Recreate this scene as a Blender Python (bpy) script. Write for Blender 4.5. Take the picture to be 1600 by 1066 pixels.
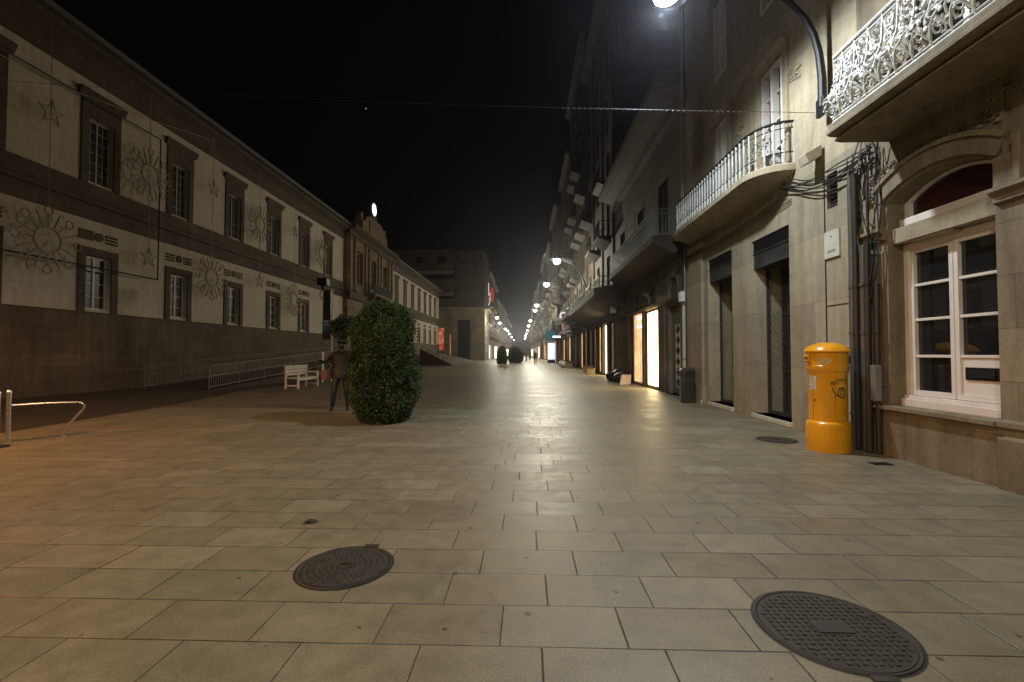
import bpy, bmesh, math, random
from mathutils import Vector, Matrix, noise as mnoise
C = bpy.context.scene
for o in list(bpy.data.objects): bpy.data.objects.remove(o)
COL = C.collection
random.seed(7)
PI = math.pi; R = math.radians

# ------------------------------------------------------------ camera, sky, exposure
cam_d = bpy.data.cameras.new('camera'); cam = bpy.data.objects.new('camera', cam_d); COL.objects.link(cam)
cam.location = (0, 0, 1.42); cam.rotation_euler = (R(91.53), 0, R(1.77))
cam_d.lens = 16; cam_d.sensor_width = 36; cam_d.clip_start = .05; cam_d.clip_end = 3000
C.camera = cam
world = bpy.data.worlds.new('World'); C.world = world; world.use_nodes = True
wn = world.node_tree.nodes; wn.clear()
sky = wn.new('ShaderNodeTexSky'); sky.sky_type = 'NISHITA'; sky.sun_disc = False
sky.sun_elevation = R(-9); sky.sun_rotation = R(200)
mixw = wn.new('ShaderNodeMixRGB'); mixw.inputs[0].default_value = 1; mixw.blend_type = 'ADD'
mixw.inputs[2].default_value = (.010, .010, .009, 1)
bg = wn.new('ShaderNodeBackground'); bg.inputs[1].default_value = .10
wo = wn.new('ShaderNodeOutputWorld')
world.node_tree.links.new(sky.outputs[0], mixw.inputs[1]); world.node_tree.links.new(mixw.outputs[0], bg.inputs[0])
world.node_tree.links.new(bg.outputs[0], wo.inputs[0])
C.view_settings.view_transform = 'Standard'; C.view_settings.look = 'None'
C.view_settings.exposure = 0; C.view_settings.gamma = 1
C.cycles.use_denoising = True
C.cycles.max_bounces = 5; C.cycles.diffuse_bounces = 2; C.cycles.glossy_bounces = 3
C.cycles.sample_clamp_indirect = 3; C.cycles.blur_glossy = .5
C.cycles.caustics_reflective = False; C.cycles.caustics_refractive = False

HAZE = .0004; LAMP_NEAR = 1350; LAMP_BACK = 1880; LAMP_FAR = 1500; SODIUM = 1800; PLAZA = 1000

# ------------------------------------------------------------ materials
def new_mat(name):
    m = bpy.data.materials.new(name); m.use_nodes = True
    nt = m.node_tree; b = nt.nodes['Principled BSDF']
    return m, nt, b
def nd(nt, t, **k):
    n = nt.nodes.new(t)
    for a, v in k.items():
        if a.startswith('i_'): n.inputs[a[2:]].default_value = v
        else: setattr(n, a, v)
    return n
def L(nt, a, b): nt.links.new(a, b)
def mth(nt, op, a, b=None, c=None):
    n = nt.nodes.new('ShaderNodeMath'); n.operation = op
    for i, v in enumerate((a, b, c)):
        if v is None: continue
        if isinstance(v, (int, float)): n.inputs[i].default_value = v
        else: L(nt, v, n.inputs[i])
    return n.outputs[0]
def ramp(nt, fac, stops):
    r = nt.nodes.new('ShaderNodeValToRGB')
    while len(r.color_ramp.elements) < len(stops): r.color_ramp.elements.new(.5)
    for e, (p, c) in zip(r.color_ramp.elements, stops):
        e.position = p; e.color = (c[0], c[1], c[2], 1) if not isinstance(c, (int, float)) else (c, c, c, 1)
    L(nt, fac, r.inputs[0]); return r.outputs[0]
def mul(nt, a, b, fac=1, mode='MULTIPLY'):
    n = nt.nodes.new('ShaderNodeMixRGB'); n.blend_type = mode; n.inputs[0].default_value = fac
    for i, v in ((1, a), (2, b)):
        if isinstance(v, tuple): n.inputs[i].default_value = (*v, 1)
        else: L(nt, v, n.inputs[i])
    return n.outputs[0]
def noise(nt, vec, scale, detail=4, rough=.55):
    n = nt.nodes.new('ShaderNodeTexNoise'); n.inputs['Scale'].default_value = scale
    n.inputs['Detail'].default_value = detail; n.inputs['Roughness'].default_value = rough
    if vec is not None: L(nt, vec, n.inputs['Vector'])
    return n.outputs[0]
def bump(nt, b, h, strength=.3, dist=.01):
    n = nt.nodes.new('ShaderNodeBump'); n.inputs['Strength'].default_value = strength; n.inputs['Distance'].default_value = dist
    L(nt, h, n.inputs['Height']); L(nt, n.outputs[0], b.inputs['Normal'])
def plain(name, col, rough=.6, metal=0, var=.25, scale=3, bmp=.15, spec=None):
    m, nt, b = new_mat(name)
    tc = nd(nt, 'ShaderNodeTexCoord'); n = noise(nt, tc.outputs['Object'], scale, 6)
    f = ramp(nt, n, [(.3, 1 - var), (.7, 1 + 0 * var)])
    L(nt, mul(nt, tuple(col), f), b.inputs['Base Color'])
    rr = mth(nt, 'MULTIPLY_ADD', n, .3 * rough, rough * .85); L(nt, rr, b.inputs['Roughness'])
    b.inputs['Metallic'].default_value = metal
    if spec is not None: b.inputs['Specular IOR Level'].default_value = spec
    if bmp: bump(nt, b, noise(nt, tc.outputs['Object'], scale * 25, 3), bmp, .004)
    return m
def stone(name, col, axis='Y', block=None, mortar=(.4, .4, .4), var=.35, rough=.8, msize=.006, streak=.35, bdark=1.0):
    m, nt, b = new_mat(name)
    tc = nd(nt, 'ShaderNodeTexCoord'); s = nd(nt, 'ShaderNodeSeparateXYZ'); L(nt, tc.outputs['Object'], s.inputs[0])
    cb = nd(nt, 'ShaderNodeCombineXYZ'); L(nt, s.outputs[axis], cb.inputs[0]); L(nt, s.outputs['Z'], cb.inputs[1])
    big = noise(nt, tc.outputs['Object'], .55, 5, .65); fine = noise(nt, tc.outputs['Object'], 28, 5, .7); mid = noise(nt, tc.outputs['Object'], 5, 5)
    mp = nd(nt, 'ShaderNodeMapping'); mp.inputs['Scale'].default_value = (3.5, 3.5, .35); L(nt, tc.outputs['Object'], mp.inputs[0])
    st = noise(nt, mp.outputs[0], 1.6, 5, .6)
    c = mul(nt, tuple(col), ramp(nt, big, [(.3, 1 - var), (.72, 1.0)]))
    c = mul(nt, c, ramp(nt, st, [(.32, 1 - streak), (.62, 1.0)]))
    c = mul(nt, c, ramp(nt, fine, [(.25, .72), (.75, 1.1)]))
    c = mul(nt, c, ramp(nt, mid, [(.3, (.86, .84, .82)), (.7, (1.05, 1.03, 1.0))]))
    h = mth(nt, 'MULTIPLY', fine, .35)
    if block:
        br = nd(nt, 'ShaderNodeTexBrick'); L(nt, cb.outputs[0], br.inputs['Vector'])
        br.inputs['Scale'].default_value = 1; br.inputs['Brick Width'].default_value = block[0]; br.inputs['Row Height'].default_value = block[1]
        br.inputs['Mortar Size'].default_value = msize; br.inputs['Mortar Smooth'].default_value = .25; br.inputs['Bias'].default_value = 0
        br.inputs['Color1'].default_value = (.78, .76, .74, 1); br.inputs['Color2'].default_value = (1.08, 1.04, 1.0, 1); br.inputs['Mortar'].default_value = (*mortar, 1)
        c = mul(nt, c, br.outputs['Color'])
        h = mth(nt, 'SUBTRACT', h, mth(nt, 'MULTIPLY', br.outputs['Fac'], 1.6))
    L(nt, c, b.inputs['Base Color'])
    b.inputs['Roughness'].default_value = rough; b.inputs['Specular IOR Level'].default_value = .35
    bump(nt, b, h, .5, .008)
    return m
def emis(name, col, strength, base=(.02, .02, .02)):
    m, nt, b = new_mat(name); b.inputs['Base Color'].default_value = (*base, 1)
    b.inputs['Emission Color'].default_value = (*col, 1); b.inputs['Emission Strength'].default_value = strength
    return m
def shopglow(name, c1, c2, strength, seed=0):
    # a lit shop interior seen through its window: shelves, wall and stock of different brightness
    m, nt, b = new_mat(name)
    tc = nd(nt, 'ShaderNodeTexCoord'); mp = nd(nt, 'ShaderNodeMapping'); mp.inputs['Location'].default_value = (seed, seed * 2.3, seed * .7)
    mp.inputs['Scale'].default_value = (1, 3.2, 1.1); L(nt, tc.outputs['Object'], mp.inputs[0])
    n = noise(nt, mp.outputs[0], 1.5, 3, .6)
    c = ramp(nt, n, [(.35, c1), (.65, c2)])
    L(nt, c, b.inputs['Emission Color']); b.inputs['Emission Strength'].default_value = strength
    b.inputs['Base Color'].default_value = (.05, .04, .03, 1); b.inputs['Roughness'].default_value = .15
    return m
M = {}
def nd_sep(nt, c):
    n = nt.nodes.new('ShaderNodeSeparateColor'); L(nt, c, n.inputs[0]); return n.outputs[0]
def paving_mat(name='granite_slabs', tint=(1, 1, 1)):
    m, nt, b = new_mat(name)
    tc = nd(nt, 'ShaderNodeTexCoord'); s = nd(nt, 'ShaderNodeSeparateXYZ'); L(nt, tc.outputs['Object'], s.inputs[0])
    wob = noise(nt, tc.outputs['Object'], .6, 2); wob2 = noise(nt, tc.outputs['Object'], 14, 3)
    X, Y = s.outputs['X'], s.outputs['Y']
    X = mth(nt, 'ADD', X, mth(nt, 'MULTIPLY', mth(nt, 'SUBTRACT', wob2, .5), .007))
    Yw = mth(nt, 'ADD', Y, mth(nt, 'MULTIPLY', mth(nt, 'SUBTRACT', wob2, .5), .006))
    near = mth(nt, 'LESS_THAN', Y, 5.83); far = mth(nt, 'GREATER_THAN', Y, 6.07)
    # courses 0.36 m deep up to a narrow band, 0.42 m beyond it
    v1 = mth(nt, 'DIVIDE', mth(nt, 'SUBTRACT', Yw, 5.83), .359)
    v2 = mth(nt, 'ADD', mth(nt, 'DIVIDE', mth(nt, 'SUBTRACT', Yw, 6.07), .40), 100)
    v3 = mth(nt, 'ADD', mth(nt, 'DIVIDE', mth(nt, 'SUBTRACT', Yw, 5.83), .24), 50)
    def sel(c, a, b_):
        return mth(nt, 'ADD', mth(nt, 'MULTIPLY', c, a), mth(nt, 'MULTIPLY', mth(nt, 'SUBTRACT', 1, c), b_))
    V = sel(near, v1, sel(far, v2, v3)); H = sel(near, .359, sel(far, .40, .24))
    row = mth(nt, 'FLOOR', V); fy = mth(nt, 'FRACT', V)
    wnr = nd(nt, 'ShaderNodeTexWhiteNoise', noise_dimensions='1D'); L(nt, row, wnr.inputs['W'])
    wn2 = nd(nt, 'ShaderNodeTexWhiteNoise', noise_dimensions='1D'); L(nt, mth(nt, 'ADD', row, 37.7), wn2.inputs['W'])
    wid = mth(nt, 'MULTIPLY_ADD', wn2.outputs['Value'], .07, .565)
    par = mth(nt, 'MULTIPLY', mth(nt, 'MODULO', mth(nt, 'ADD', row, 1000), 2), .5)
    U = mth(nt, 'ADD', mth(nt, 'DIVIDE', X, wid), mth(nt, 'ADD', par, mth(nt, 'MULTIPLY_ADD', wnr.outputs['Value'], .42, 200.1)))
    col_ = mth(nt, 'FLOOR', U); fx = mth(nt, 'FRACT', U)
    def edge(f, size):   # distance in metres to the nearest joint
        return mth(nt, 'MULTIPLY', mth(nt, 'MINIMUM', f, mth(nt, 'SUBTRACT', 1, f)), size)
    ex, ey = edge(fx, wid), edge(fy, H)
    d = mth(nt, 'MINIMUM', ex, ey)
    cb = nd(nt, 'ShaderNodeCombineXYZ'); L(nt, col_, cb.inputs[0]); L(nt, row, cb.inputs[1])
    wn = nd(nt, 'ShaderNodeTexWhiteNoise', noise_dimensions='2D'); L(nt, cb.outputs[0], wn.inputs['Vector'])
    cb2 = nd(nt, 'ShaderNodeCombineXYZ'); L(nt, mth(nt, 'ADD', col_, 91), cb2.inputs[0]); L(nt, row, cb2.inputs[1])
    wnb = nd(nt, 'ShaderNodeTexWhiteNoise', noise_dimensions='2D'); L(nt, cb2.outputs[0], wnb.inputs['Vector'])
    joint_w = mth(nt, 'MULTIPLY_ADD', noise(nt, tc.outputs['Object'], 2.3, 3), .0085, .0012)
    mask = mth(nt, 'POWER', mth(nt, 'MINIMUM', 1, mth(nt, 'DIVIDE', d, joint_w)), 1.6)
    tone = ramp(nt, wn.outputs['Value'], [(0, (.226, .205, .147)), (.35, (.238, .216, .154)), (.8, (.250, .226, .162)), (1, (.280, .256, .190))])
    hue = ramp(nt, wnb.outputs['Value'], [(0, (1.0, .975, .94)), (.5, (1, 1, 1)), (1, (.97, 1.0, 1.0))])
    grain = noise(nt, tc.outputs['Object'], 95, 5, .8); stain = noise(nt, tc.outputs['Object'], 1.1, 6, .65); st2 = noise(nt, tc.outputs['Object'], 6, 6, .7)
    c = mul(nt, tone, hue)
    c = mul(nt, c, ramp(nt, grain, [(.32, .5), (.68, 1.3)]))
    c = mul(nt, c, ramp(nt, stain, [(.3, .80), (.65, 1.05)]))
    c = mul(nt, c, ramp(nt, st2, [(.33, .80), (.6, 1.03)]))
    vo = nd(nt, 'ShaderNodeTexVoronoi'); vo.voronoi_dimensions = '2D'; vo.inputs['Scale'].default_value = 2.1; L(nt, tc.outputs['Object'], vo.inputs['Vector'])
    gum = ramp(nt, mth(nt, 'ADD', mth(nt, 'ADD', vo.outputs['Distance'], mth(nt, 'MULTIPLY', nd_sep(nt, vo.outputs['Color']), .075)), mth(nt, 'MULTIPLY', wob2, .05)), [(.055, .38), (.072, 1)])
    c = mul(nt, c, gum)
    c = mul(nt, (.022, .018, .014), c, 1, 'MIX')
    nt.nodes.remove(c.node)
    mx = nt.nodes.new('ShaderNodeMixRGB'); L(nt, mask, mx.inputs[0]); mx.inputs[1].default_value = (.020, .016, .012, 1)
    g2 = nt.nodes.new('ShaderNodeMixRGB'); g2.blend_type = 'MULTIPLY'; g2.inputs[0].default_value = 1
    # rebuild the product colour chain into the joint mix
    c = mul(nt, mul(nt, mul(nt, mul(nt, tone, hue), ramp(nt, grain, [(.32, .5), (.68, 1.3)])), ramp(nt, stain, [(.3, .80), (.65, 1.05)])), ramp(nt, st2, [(.33, .80), (.6, 1.03)]))
    c = mul(nt, mul(nt, c, gum), tint); nt.nodes.remove(g2)
    L(nt, c, mx.inputs[2]); L(nt, mx.outputs[0], b.inputs['Base Color'])
    rg = mth(nt, 'MULTIPLY_ADD', st2, .40, .235); rg = mth(nt, 'ADD', rg, mth(nt, 'MULTIPLY', wn.outputs['Value'], .08))
    L(nt, rg, b.inputs['Roughness']); b.inputs['Specular IOR Level'].default_value = .48
    h = mth(nt, 'ADD', mth(nt, 'MULTIPLY', mask, 1.0), mth(nt, 'ADD', mth(nt, 'MULTIPLY', grain, .12), mth(nt, 'MULTIPLY', mth(nt, 'ADD', mth(nt, 'MULTIPLY', fx, mth(nt, 'SUBTRACT', wn.outputs['Value'], .5)), mth(nt, 'MULTIPLY', fy, mth(nt, 'SUBTRACT', wnb.outputs['Value'], .5))), 1.3)))
    bump(nt, b, h, .6, .006)
    return m
M['paving'] = paving_mat('granite_slabs', (1.0, .955, .88)); M['paving_brown'] = paving_mat('brown_granite_slabs', (.72, .63, .53))
M['dark_paving'] = stone('dark_paving', (.085, .066, .05), 'Y', None, var=.4, rough=.75)
M['plaster'] = stone('plaster_white', (.57, .52, .44), 'Y', None, var=.16, streak=.16, rough=.85)
M['band'] = stone('granite_band', (.125, .095, .07), 'Y', (1.3, .45), (.55, .55, .55), var=.4)
M['plinth'] = stone('granite_plinth', (.165, .13, .09), 'Y', (1.1, .48), (.45, .42, .4), var=.5)
M['midstone'] = stone('granite_front', (.27, .20, .13), 'Y', (.9, .42), (.5, .5, .5), var=.4)
M['r1'] = stone('brown_sandstone', (.36, .305, .215), 'Y', (.92, .56), (.55, .5, .45), var=.38, msize=.004)
M['r1p'] = stone('brown_sandstone_panel', (.36, .295, .20), 'Y', None, var=.4)
M['r2'] = stone('beige_limestone', (.50, .45, .33), 'Y', (2.6, 1.15), (.55, .52, .45), var=.24, msize=.004, streak=.25)
M['r3'] = stone('grey_render', (.24, .205, .155), 'Y', (1.4, .6), (.6, .6, .6), var=.35)
M['dark_stone'] = stone('dark_brown_stone', (.075, .055, .04), 'Y', None, var=.4)
M['roof'] = plain('dark_roof', (.05, .05, .045), .7)
M['farfront'] = stone('far_front_beige', (.30, .265, .18), 'X', (1.6, .8), (.7, .7, .7), var=.3)
M['farupper'] = stone('far_front_brown', (.10, .085, .065), 'X', (1.0, .35), (.7, .7, .7), var=.3)
for i, c in enumerate([(.15, .125, .09), (.10, .087, .065), (.17, .15, .11), (.085, .065, .048), (.14, .122, .095)]):
    M['f%d' % i] = stone('facade_stone_%d' % i, c, 'Y', (1.2, .5), (.7, .7, .7), var=.35)
M['white_wood'] = plain('white_painted_wood', (.78, .71, .66), .45, var=.15, scale=5)
M['white_iron'] = plain('white_painted_iron', (.78, .78, .76), .5, var=.3, scale=9)
M['grey_wood'] = plain('grey_window_paint', (.32, .33, .31), .5)
M['dim_frame'] = plain('dull_window_paint', (.20, .18, .15), .6)
M['museum_frame'] = plain('museum_window_paint', (.62, .60, .56), .5)
M['baluster'] = plain('pale_cast_baluster', (.48, .50, .47), .55, var=.35, scale=7)
M['iron'] = plain('black_iron', (.02, .02, .022), .45, .3, spec=.4)
M['dark_green'] = plain('dark_green_metal', (.02, .03, .027), .4, .2)
M['shutter_grey'] = plain('roller_box_metal', (.07, .075, .07), .35, .5, var=.4)
M['grille'] = plain('grille_steel', (.06, .055, .045), .5, .4)
M['steel'] = plain('brushed_steel', (.55, .50, .46), .28, .95, var=.1)
M['rail_steel'] = plain('dull_steel', (.16, .135, .115), .45, .7, var=.3)
M['pipe'] = plain('zinc_pipe', (.26, .25, .23), .45, .4)
M['pipe_bundle'] = plain('grey_brown_pipe', (.15, .135, .115), .45, .4)
M['pipe_dark'] = plain('dark_pipe', (.05, .043, .04), .45, .3)
M['pipe_pale'] = plain('cream_pipe', (.50, .48, .38), .5)
M['cable'] = plain('black_cable', (.015, .015, .015), .5)
M['yellow'] = plain('yellow_enamel', (.80, .36, .012), .28, 0, var=.13, scale=6, bmp=.04)
M['yellow_in'] = plain('slot_dark', (.02, .012, .005), .6)
M['decal_blue'] = plain('navy_print', (.02, .02, .03), .5, bmp=0)
M['sticker'] = plain('paper_sticker', (.62, .58, .52), .7, var=.35, scale=40, bmp=0)
M['sticker_ink'] = plain('sticker_ink', (.18, .12, .10), .7, bmp=0)
M['scribble'] = plain('pale_scrawl', (.78, .60, .34), .6, var=.4, scale=30, bmp=0)
M['castiron'] = plain('cast_iron_lid', (.052, .042, .032), .6, .25, var=.55, scale=14, bmp=.3)
M['marble'] = plain('marble_plaque', (.62, .60, .50), .4)
M['ink'] = plain('grey_lettering', (.22, .2, .17), .6)
M['box_beige'] = plain('beige_box', (.50, .44, .32), .5)
M['red_glass'] = plain('red_glass', (.035, .006, .005), .12, bmp=0, spec=.6)
M['leaf'] = None
M['bark'] = plain('bark', (.07, .05, .035), .9, scale=20, bmp=.6)
M['bronze'] = plain('bronze_patina', (.022, .027, .024), .5, .4, var=.5, scale=8)
M['bench'] = plain('pale_bench_wood', (.62, .56, .48), .55, var=.25, scale=8)
M['deco'] = plain('rope_light_tube', (.30, .25, .19), .6)
M['bin'] = plain('grey_bin_metal', (.06, .052, .045), .42, .3, var=.3)
M['blue'] = plain('blue_sign', (.03, .14, .38), .4)
M['paper'] = plain('white_litter', (.6, .56, .5), .7)
M['card'] = plain('cardboard', (.36, .27, .17), .8, var=.4, scale=6)
M['bag'] = plain('dark_rubbish_bag', (.035, .033, .032), .35, var=.3)
M['signblack'] = plain('black_sign_panel', (.02, .022, .025), .35)
M['pink'] = plain('pink_sign_panel', (.45, .20, .20), .5)
M['awning'] = plain('dark_brown_canvas', (.06, .045, .038), .75)
M['awning2'] = plain('charcoal_canvas', (.035, .037, .04), .75)

def glass():
    m, nt, b = new_mat('dark_window_glass')
    b.inputs['Base Color'].default_value = (.012, .012, .013, 1); b.inputs['Roughness'].default_value = .04
    b.inputs['Specular IOR Level'].default_value = .9
    tc = nd(nt, 'ShaderNodeTexCoord'); bump(nt, b, noise(nt, tc.outputs['Object'], 1.3, 2), .06, .02)
    return m
M['glass'] = glass()
M['glass_dull'] = plain('dusty_dark_glass', (.02, .02, .02), .35, 0, bmp=0, spec=.35)
M['lamp'] = emis('lamp_lens', (1.0, .97, .86), 14)
M['lamp_cool'] = emis('cool_lamp_lens', (.86, .93, 1.0), 14)
M['clock'] = emis('lit_clock_face', (1.0, .95, .82), 2.2)
M['glow_hot'] = shopglow('shop_interior_bright', (1, .62, .25), (1, .90, .56), 10, 3)
M['glow_warm'] = shopglow('shop_interior_warm', (.50, .22, .10), (.85, .48, .22), 1.8, 1)
M['glow_amber'] = shopglow('shop_interior_amber', (.40, .2, .05), (1, .62, .22), 1.3, 7)
M['glow_dim'] = shopglow('shop_interior_dim', (.12, .07, .04), (.35, .22, .12), .6, 9)
M['glow_white'] = shopglow('shop_interior_cool', (.6, .75, .9), (1, 1, 1), 1.3, 5)
M['glow_red'] = shopglow('shop_interior_red', (.6, .05, .02), (1, .45, .25), .45, 2)
M['glow_teal'] = emis('teal_sign_light', (.02, .25, .28), .3)
M['tube_white'] = emis('white_sign_light', (.95, 1, .95), 2.2)
M['neon_red'] = emis('red_neon', (1, .05, .05), .3)
M['neon_white'] = emis('white_neon', (1, .85, .8), .8)

# ------------------------------------------------------------ object helpers
def tag(o, label=None, cat=None, group=None, kind=None):
    if label: o['label'] = label
    if cat: o['category'] = cat
    if group: o['group'] = group
    if kind: o['kind'] = kind
    return o
def thing(name, loc, label, cat, group=None, rz=0):
    o = bpy.data.objects.new(name, None); COL.objects.link(o); o.location = loc; o.rotation_euler = (0, 0, rz)
    o.empty_display_size = .2
    return tag(o, label, cat, group)
def rootloc(p):
    while p is not None and p.parent is not None: p = p.parent
    return Vector(p.location) if p is not None else Vector((0, 0, 0))
class Fr:
    def __init__(s, ox, oy, ux, uy, nx, ny): s.v = (ox, oy, ux, uy, nx, ny)
    def p(s, u, z, w):
        ox, oy, ux, uy, nx, ny = s.v
        return (ox + ux * u + nx * w, oy + uy * u + ny * w, z)
class MB:
    def __init__(s): s.v = []; s.f = []; s.mi = []; s.cur = 0
    def add(s, vs, fs):
        n = len(s.v); s.v += [tuple(a) for a in vs]
        for f in fs: s.f.append([n + i for i in f]); s.mi.append(s.cur)
        return s
    def hexa(s, p):
        return s.add(p, [(0, 3, 2, 1), (4, 5, 6, 7), (0, 1, 5, 4), (1, 2, 6, 5), (2, 3, 7, 6), (3, 0, 4, 7)])
    def box(s, x0, x1, y0, y1, z0, z1):
        return s.hexa([(x0, y0, z0), (x1, y0, z0), (x1, y1, z0), (x0, y1, z0), (x0, y0, z1), (x1, y0, z1), (x1, y1, z1), (x0, y1, z1)])
    def fbox(s, F, u0, u1, z0, z1, w0, w1):
        return s.hexa([F.p(u0, z0, w0), F.p(u1, z0, w0), F.p(u1, z0, w1), F.p(u0, z0, w1), F.p(u0, z1, w0), F.p(u1, z1, w0), F.p(u1, z1, w1), F.p(u0, z1, w1)])
    def prism(s, F, pts, w0, w1):
        n = len(pts); a = [F.p(u, z, w0) for u, z in pts] + [F.p(u, z, w1) for u, z in pts]
        return s.add(a, [list(range(n))[::-1], [n + i for i in range(n)]] + [(i, (i + 1) % n, n + (i + 1) % n, n + i) for i in range(n)])
    def sweep(s, F, prof, u0, u1):    # profile (w, z) swept along u
        n = len(prof); a = [F.p(u0, z, w) for w, z in prof] + [F.p(u1, z, w) for w, z in prof]
        return s.add(a, [list(range(n)), [n + i for i in range(n)][::-1]] + [(i, n + i, n + (i + 1) % n, (i + 1) % n) for i in range(n)])
    def tube(s, pts, r, seg=8, r1=None, closed=False):
        pts = [Vector(p) for p in pts]; n = len(pts); rings = []
        up = Vector((0, 0, 1)); prev = None
        for i, p in enumerate(pts):
            if closed: t = (pts[(i + 1) % n] - pts[i - 1])
            else: t = (pts[min(i + 1, n - 1)] - pts[max(i - 1, 0)])
            t.normalize()
            if prev is None:
                a = t.cross(up)
                if a.length < .05: a = t.cross(Vector((1, 0, 0)))
                a.normalize()
            else:
                a = prev - t * prev.dot(t)
                if a.length < 1e-4: a = t.orthogonal()
                a.normalize()
            prev = a; b = t.cross(a)
            rr = r if r1 is None else r + (r1 - r) * i / (n - 1)
            rings.append([p + (a * math.cos(2 * PI * k / seg) + b * math.sin(2 * PI * k / seg)) * rr for k in range(seg)])
        vs = [q for rg in rings for q in rg]; fs = []
        m = n if closed else n - 1
        for i in range(m):
            j = (i + 1) % n
            for k in range(seg):
                k2 = (k + 1) % seg; fs.append((i * seg + k, i * seg + k2, j * seg + k2, j * seg + k))
        if not closed: fs += [list(range(seg))[::-1], [(n - 1) * seg + k for k in range(seg)]]
        return s.add(vs, fs)
    def lathe(s, prof, cx, cy, seg=24, cap=True):
        vs = []; fs = []; n = len(prof)
        for r, z in prof:
            for k in range(seg): vs.append((cx + r * math.cos(2 * PI * k / seg), cy + r * math.sin(2 * PI * k / seg), z))
        for i in range(n - 1):
            for k in range(seg):
                k2 = (k + 1) % seg; fs.append((i * seg + k, i * seg + k2, (i + 1) * seg + k2, (i + 1) * seg + k))
        if cap: fs += [list(range(seg))[::-1], [(n - 1) * seg + k for k in range(seg)]]
        return s.add(vs, fs)
    def ball(s, c, rx, ry, rz, seg=12, rings=8):
        prof = [(math.sin(PI * i / rings), -math.cos(PI * i / rings)) for i in range(rings + 1)]
        vs = []; fs = []
        for r, z in prof:
            for k in range(seg): vs.append((c[0] + rx * max(r, .01) * math.cos(2 * PI * k / seg), c[1] + ry * max(r, .01) * math.sin(2 * PI * k / seg), c[2] + rz * z))
        for i in range(rings):
            for k in range(seg):
                k2 = (k + 1) % seg; fs.append((i * seg + k, i * seg + k2, (i + 1) * seg + k2, (i + 1) * seg + k))
        fs += [list(range(seg))[::-1], [rings * seg + k for k in range(seg)]]
        return s.add(vs, fs)
    def build(s, name, mat, parent=None, smooth=False, bevel=0, label=None, angle=35):
        ro = rootloc(parent)
        me = bpy.data.meshes.new(name)
        me.from_pydata([(a[0] - ro.x, a[1] - ro.y, a[2] - ro.z) for a in s.v], [], s.f); 
        mats = mat if isinstance(mat, (list, tuple)) else [mat]
        for m_ in mats: me.materials.append(m_)
        for p_, i in zip(me.polygons, s.mi): p_.material_index = i
        bm = bmesh.new(); bm.from_mesh(me); bmesh.ops.recalc_face_normals(bm, faces=bm.faces)
        if smooth:
            for f in bm.faces: f.smooth = True
            for e in bm.edges:
                if len(e.link_faces) == 2 and e.calc_face_angle(0) > R(angle): e.smooth = False
        bm.to_mesh(me); bm.free()
        o = bpy.data.objects.new(name, me); COL.objects.link(o)
        if parent is not None: o.parent = parent
        if bevel:
            b = o.modifiers.new('bevel', 'BEVEL'); b.width = bevel; b.segments = 2; b.limit_method = 'ANGLE'; b.angle_limit = R(40)
        if label: o['label'] = label
        return o
def children(o): return [c for c in bpy.data.objects if c.parent == o]
def copy_tree(o, loc, label=None, rz=None):
    kids = children(o); r = o.copy(); COL.objects.link(r); r.location = loc
    if rz is not None: r.rotation_euler = (0, 0, rz)
    if label: r['label'] = label
    for k in kids:
        c = k.copy(); COL.objects.link(c); c.parent = r
        for g in children(k):
            d = g.copy(); COL.objects.link(d); d.parent = c
    return r
def wall(mb, F, u0, u1, z0, z1, ops, depth=.3, thick=8):
    """front skin at w=0 with openings, their reveals, and the closed body behind"""
    us = sorted({u0, u1, *[a for o in ops for a in o[:2]]}); zs = sorted({z0, z1, *[a for o in ops for a in o[2:4]]})
    us = [u for u in us if u0 <= u <= u1]; zs = [z for z in zs if z0 <= z <= z1]
    for i in range(len(us) - 1):
        for j in range(len(zs) - 1):
            cu, cz = (us[i] + us[i + 1]) / 2, (zs[j] + zs[j + 1]) / 2
            if any(o[0] < cu < o[1] and o[2] < cz < o[3] for o in ops): continue
            mb.add([F.p(us[i], zs[j], 0), F.p(us[i + 1], zs[j], 0), F.p(us[i + 1], zs[j + 1], 0), F.p(us[i], zs[j + 1], 0)], [(0, 1, 2, 3)])
    for o in ops:
        a, b, c, d = o[:4]; dp = o[4] if len(o) > 4 else depth
        P = [F.p(a, c, 0), F.p(b, c, 0), F.p(b, d, 0), F.p(a, d, 0), F.p(a, c, -dp), F.p(b, c, -dp), F.p(b, d, -dp), F.p(a, d, -dp)]
        mb.add(P, [(0, 1, 5, 4), (1, 2, 6, 5), (2, 3, 7, 6), (3, 0, 4, 7), (4, 5, 6, 7)])
    P = [F.p(u0, z0, 0), F.p(u1, z0, 0), F.p(u1, z1, 0), F.p(u0, z1, 0), F.p(u0, z0, -thick), F.p(u1, z0, -thick), F.p(u1, z1, -thick), F.p(u0, z1, -thick)]
    mb.add(P, [(0, 1, 5, 4), (1, 2, 6, 5), (2, 3, 7, 6), (3, 0, 4, 7), (4, 5, 6, 7)])
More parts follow.
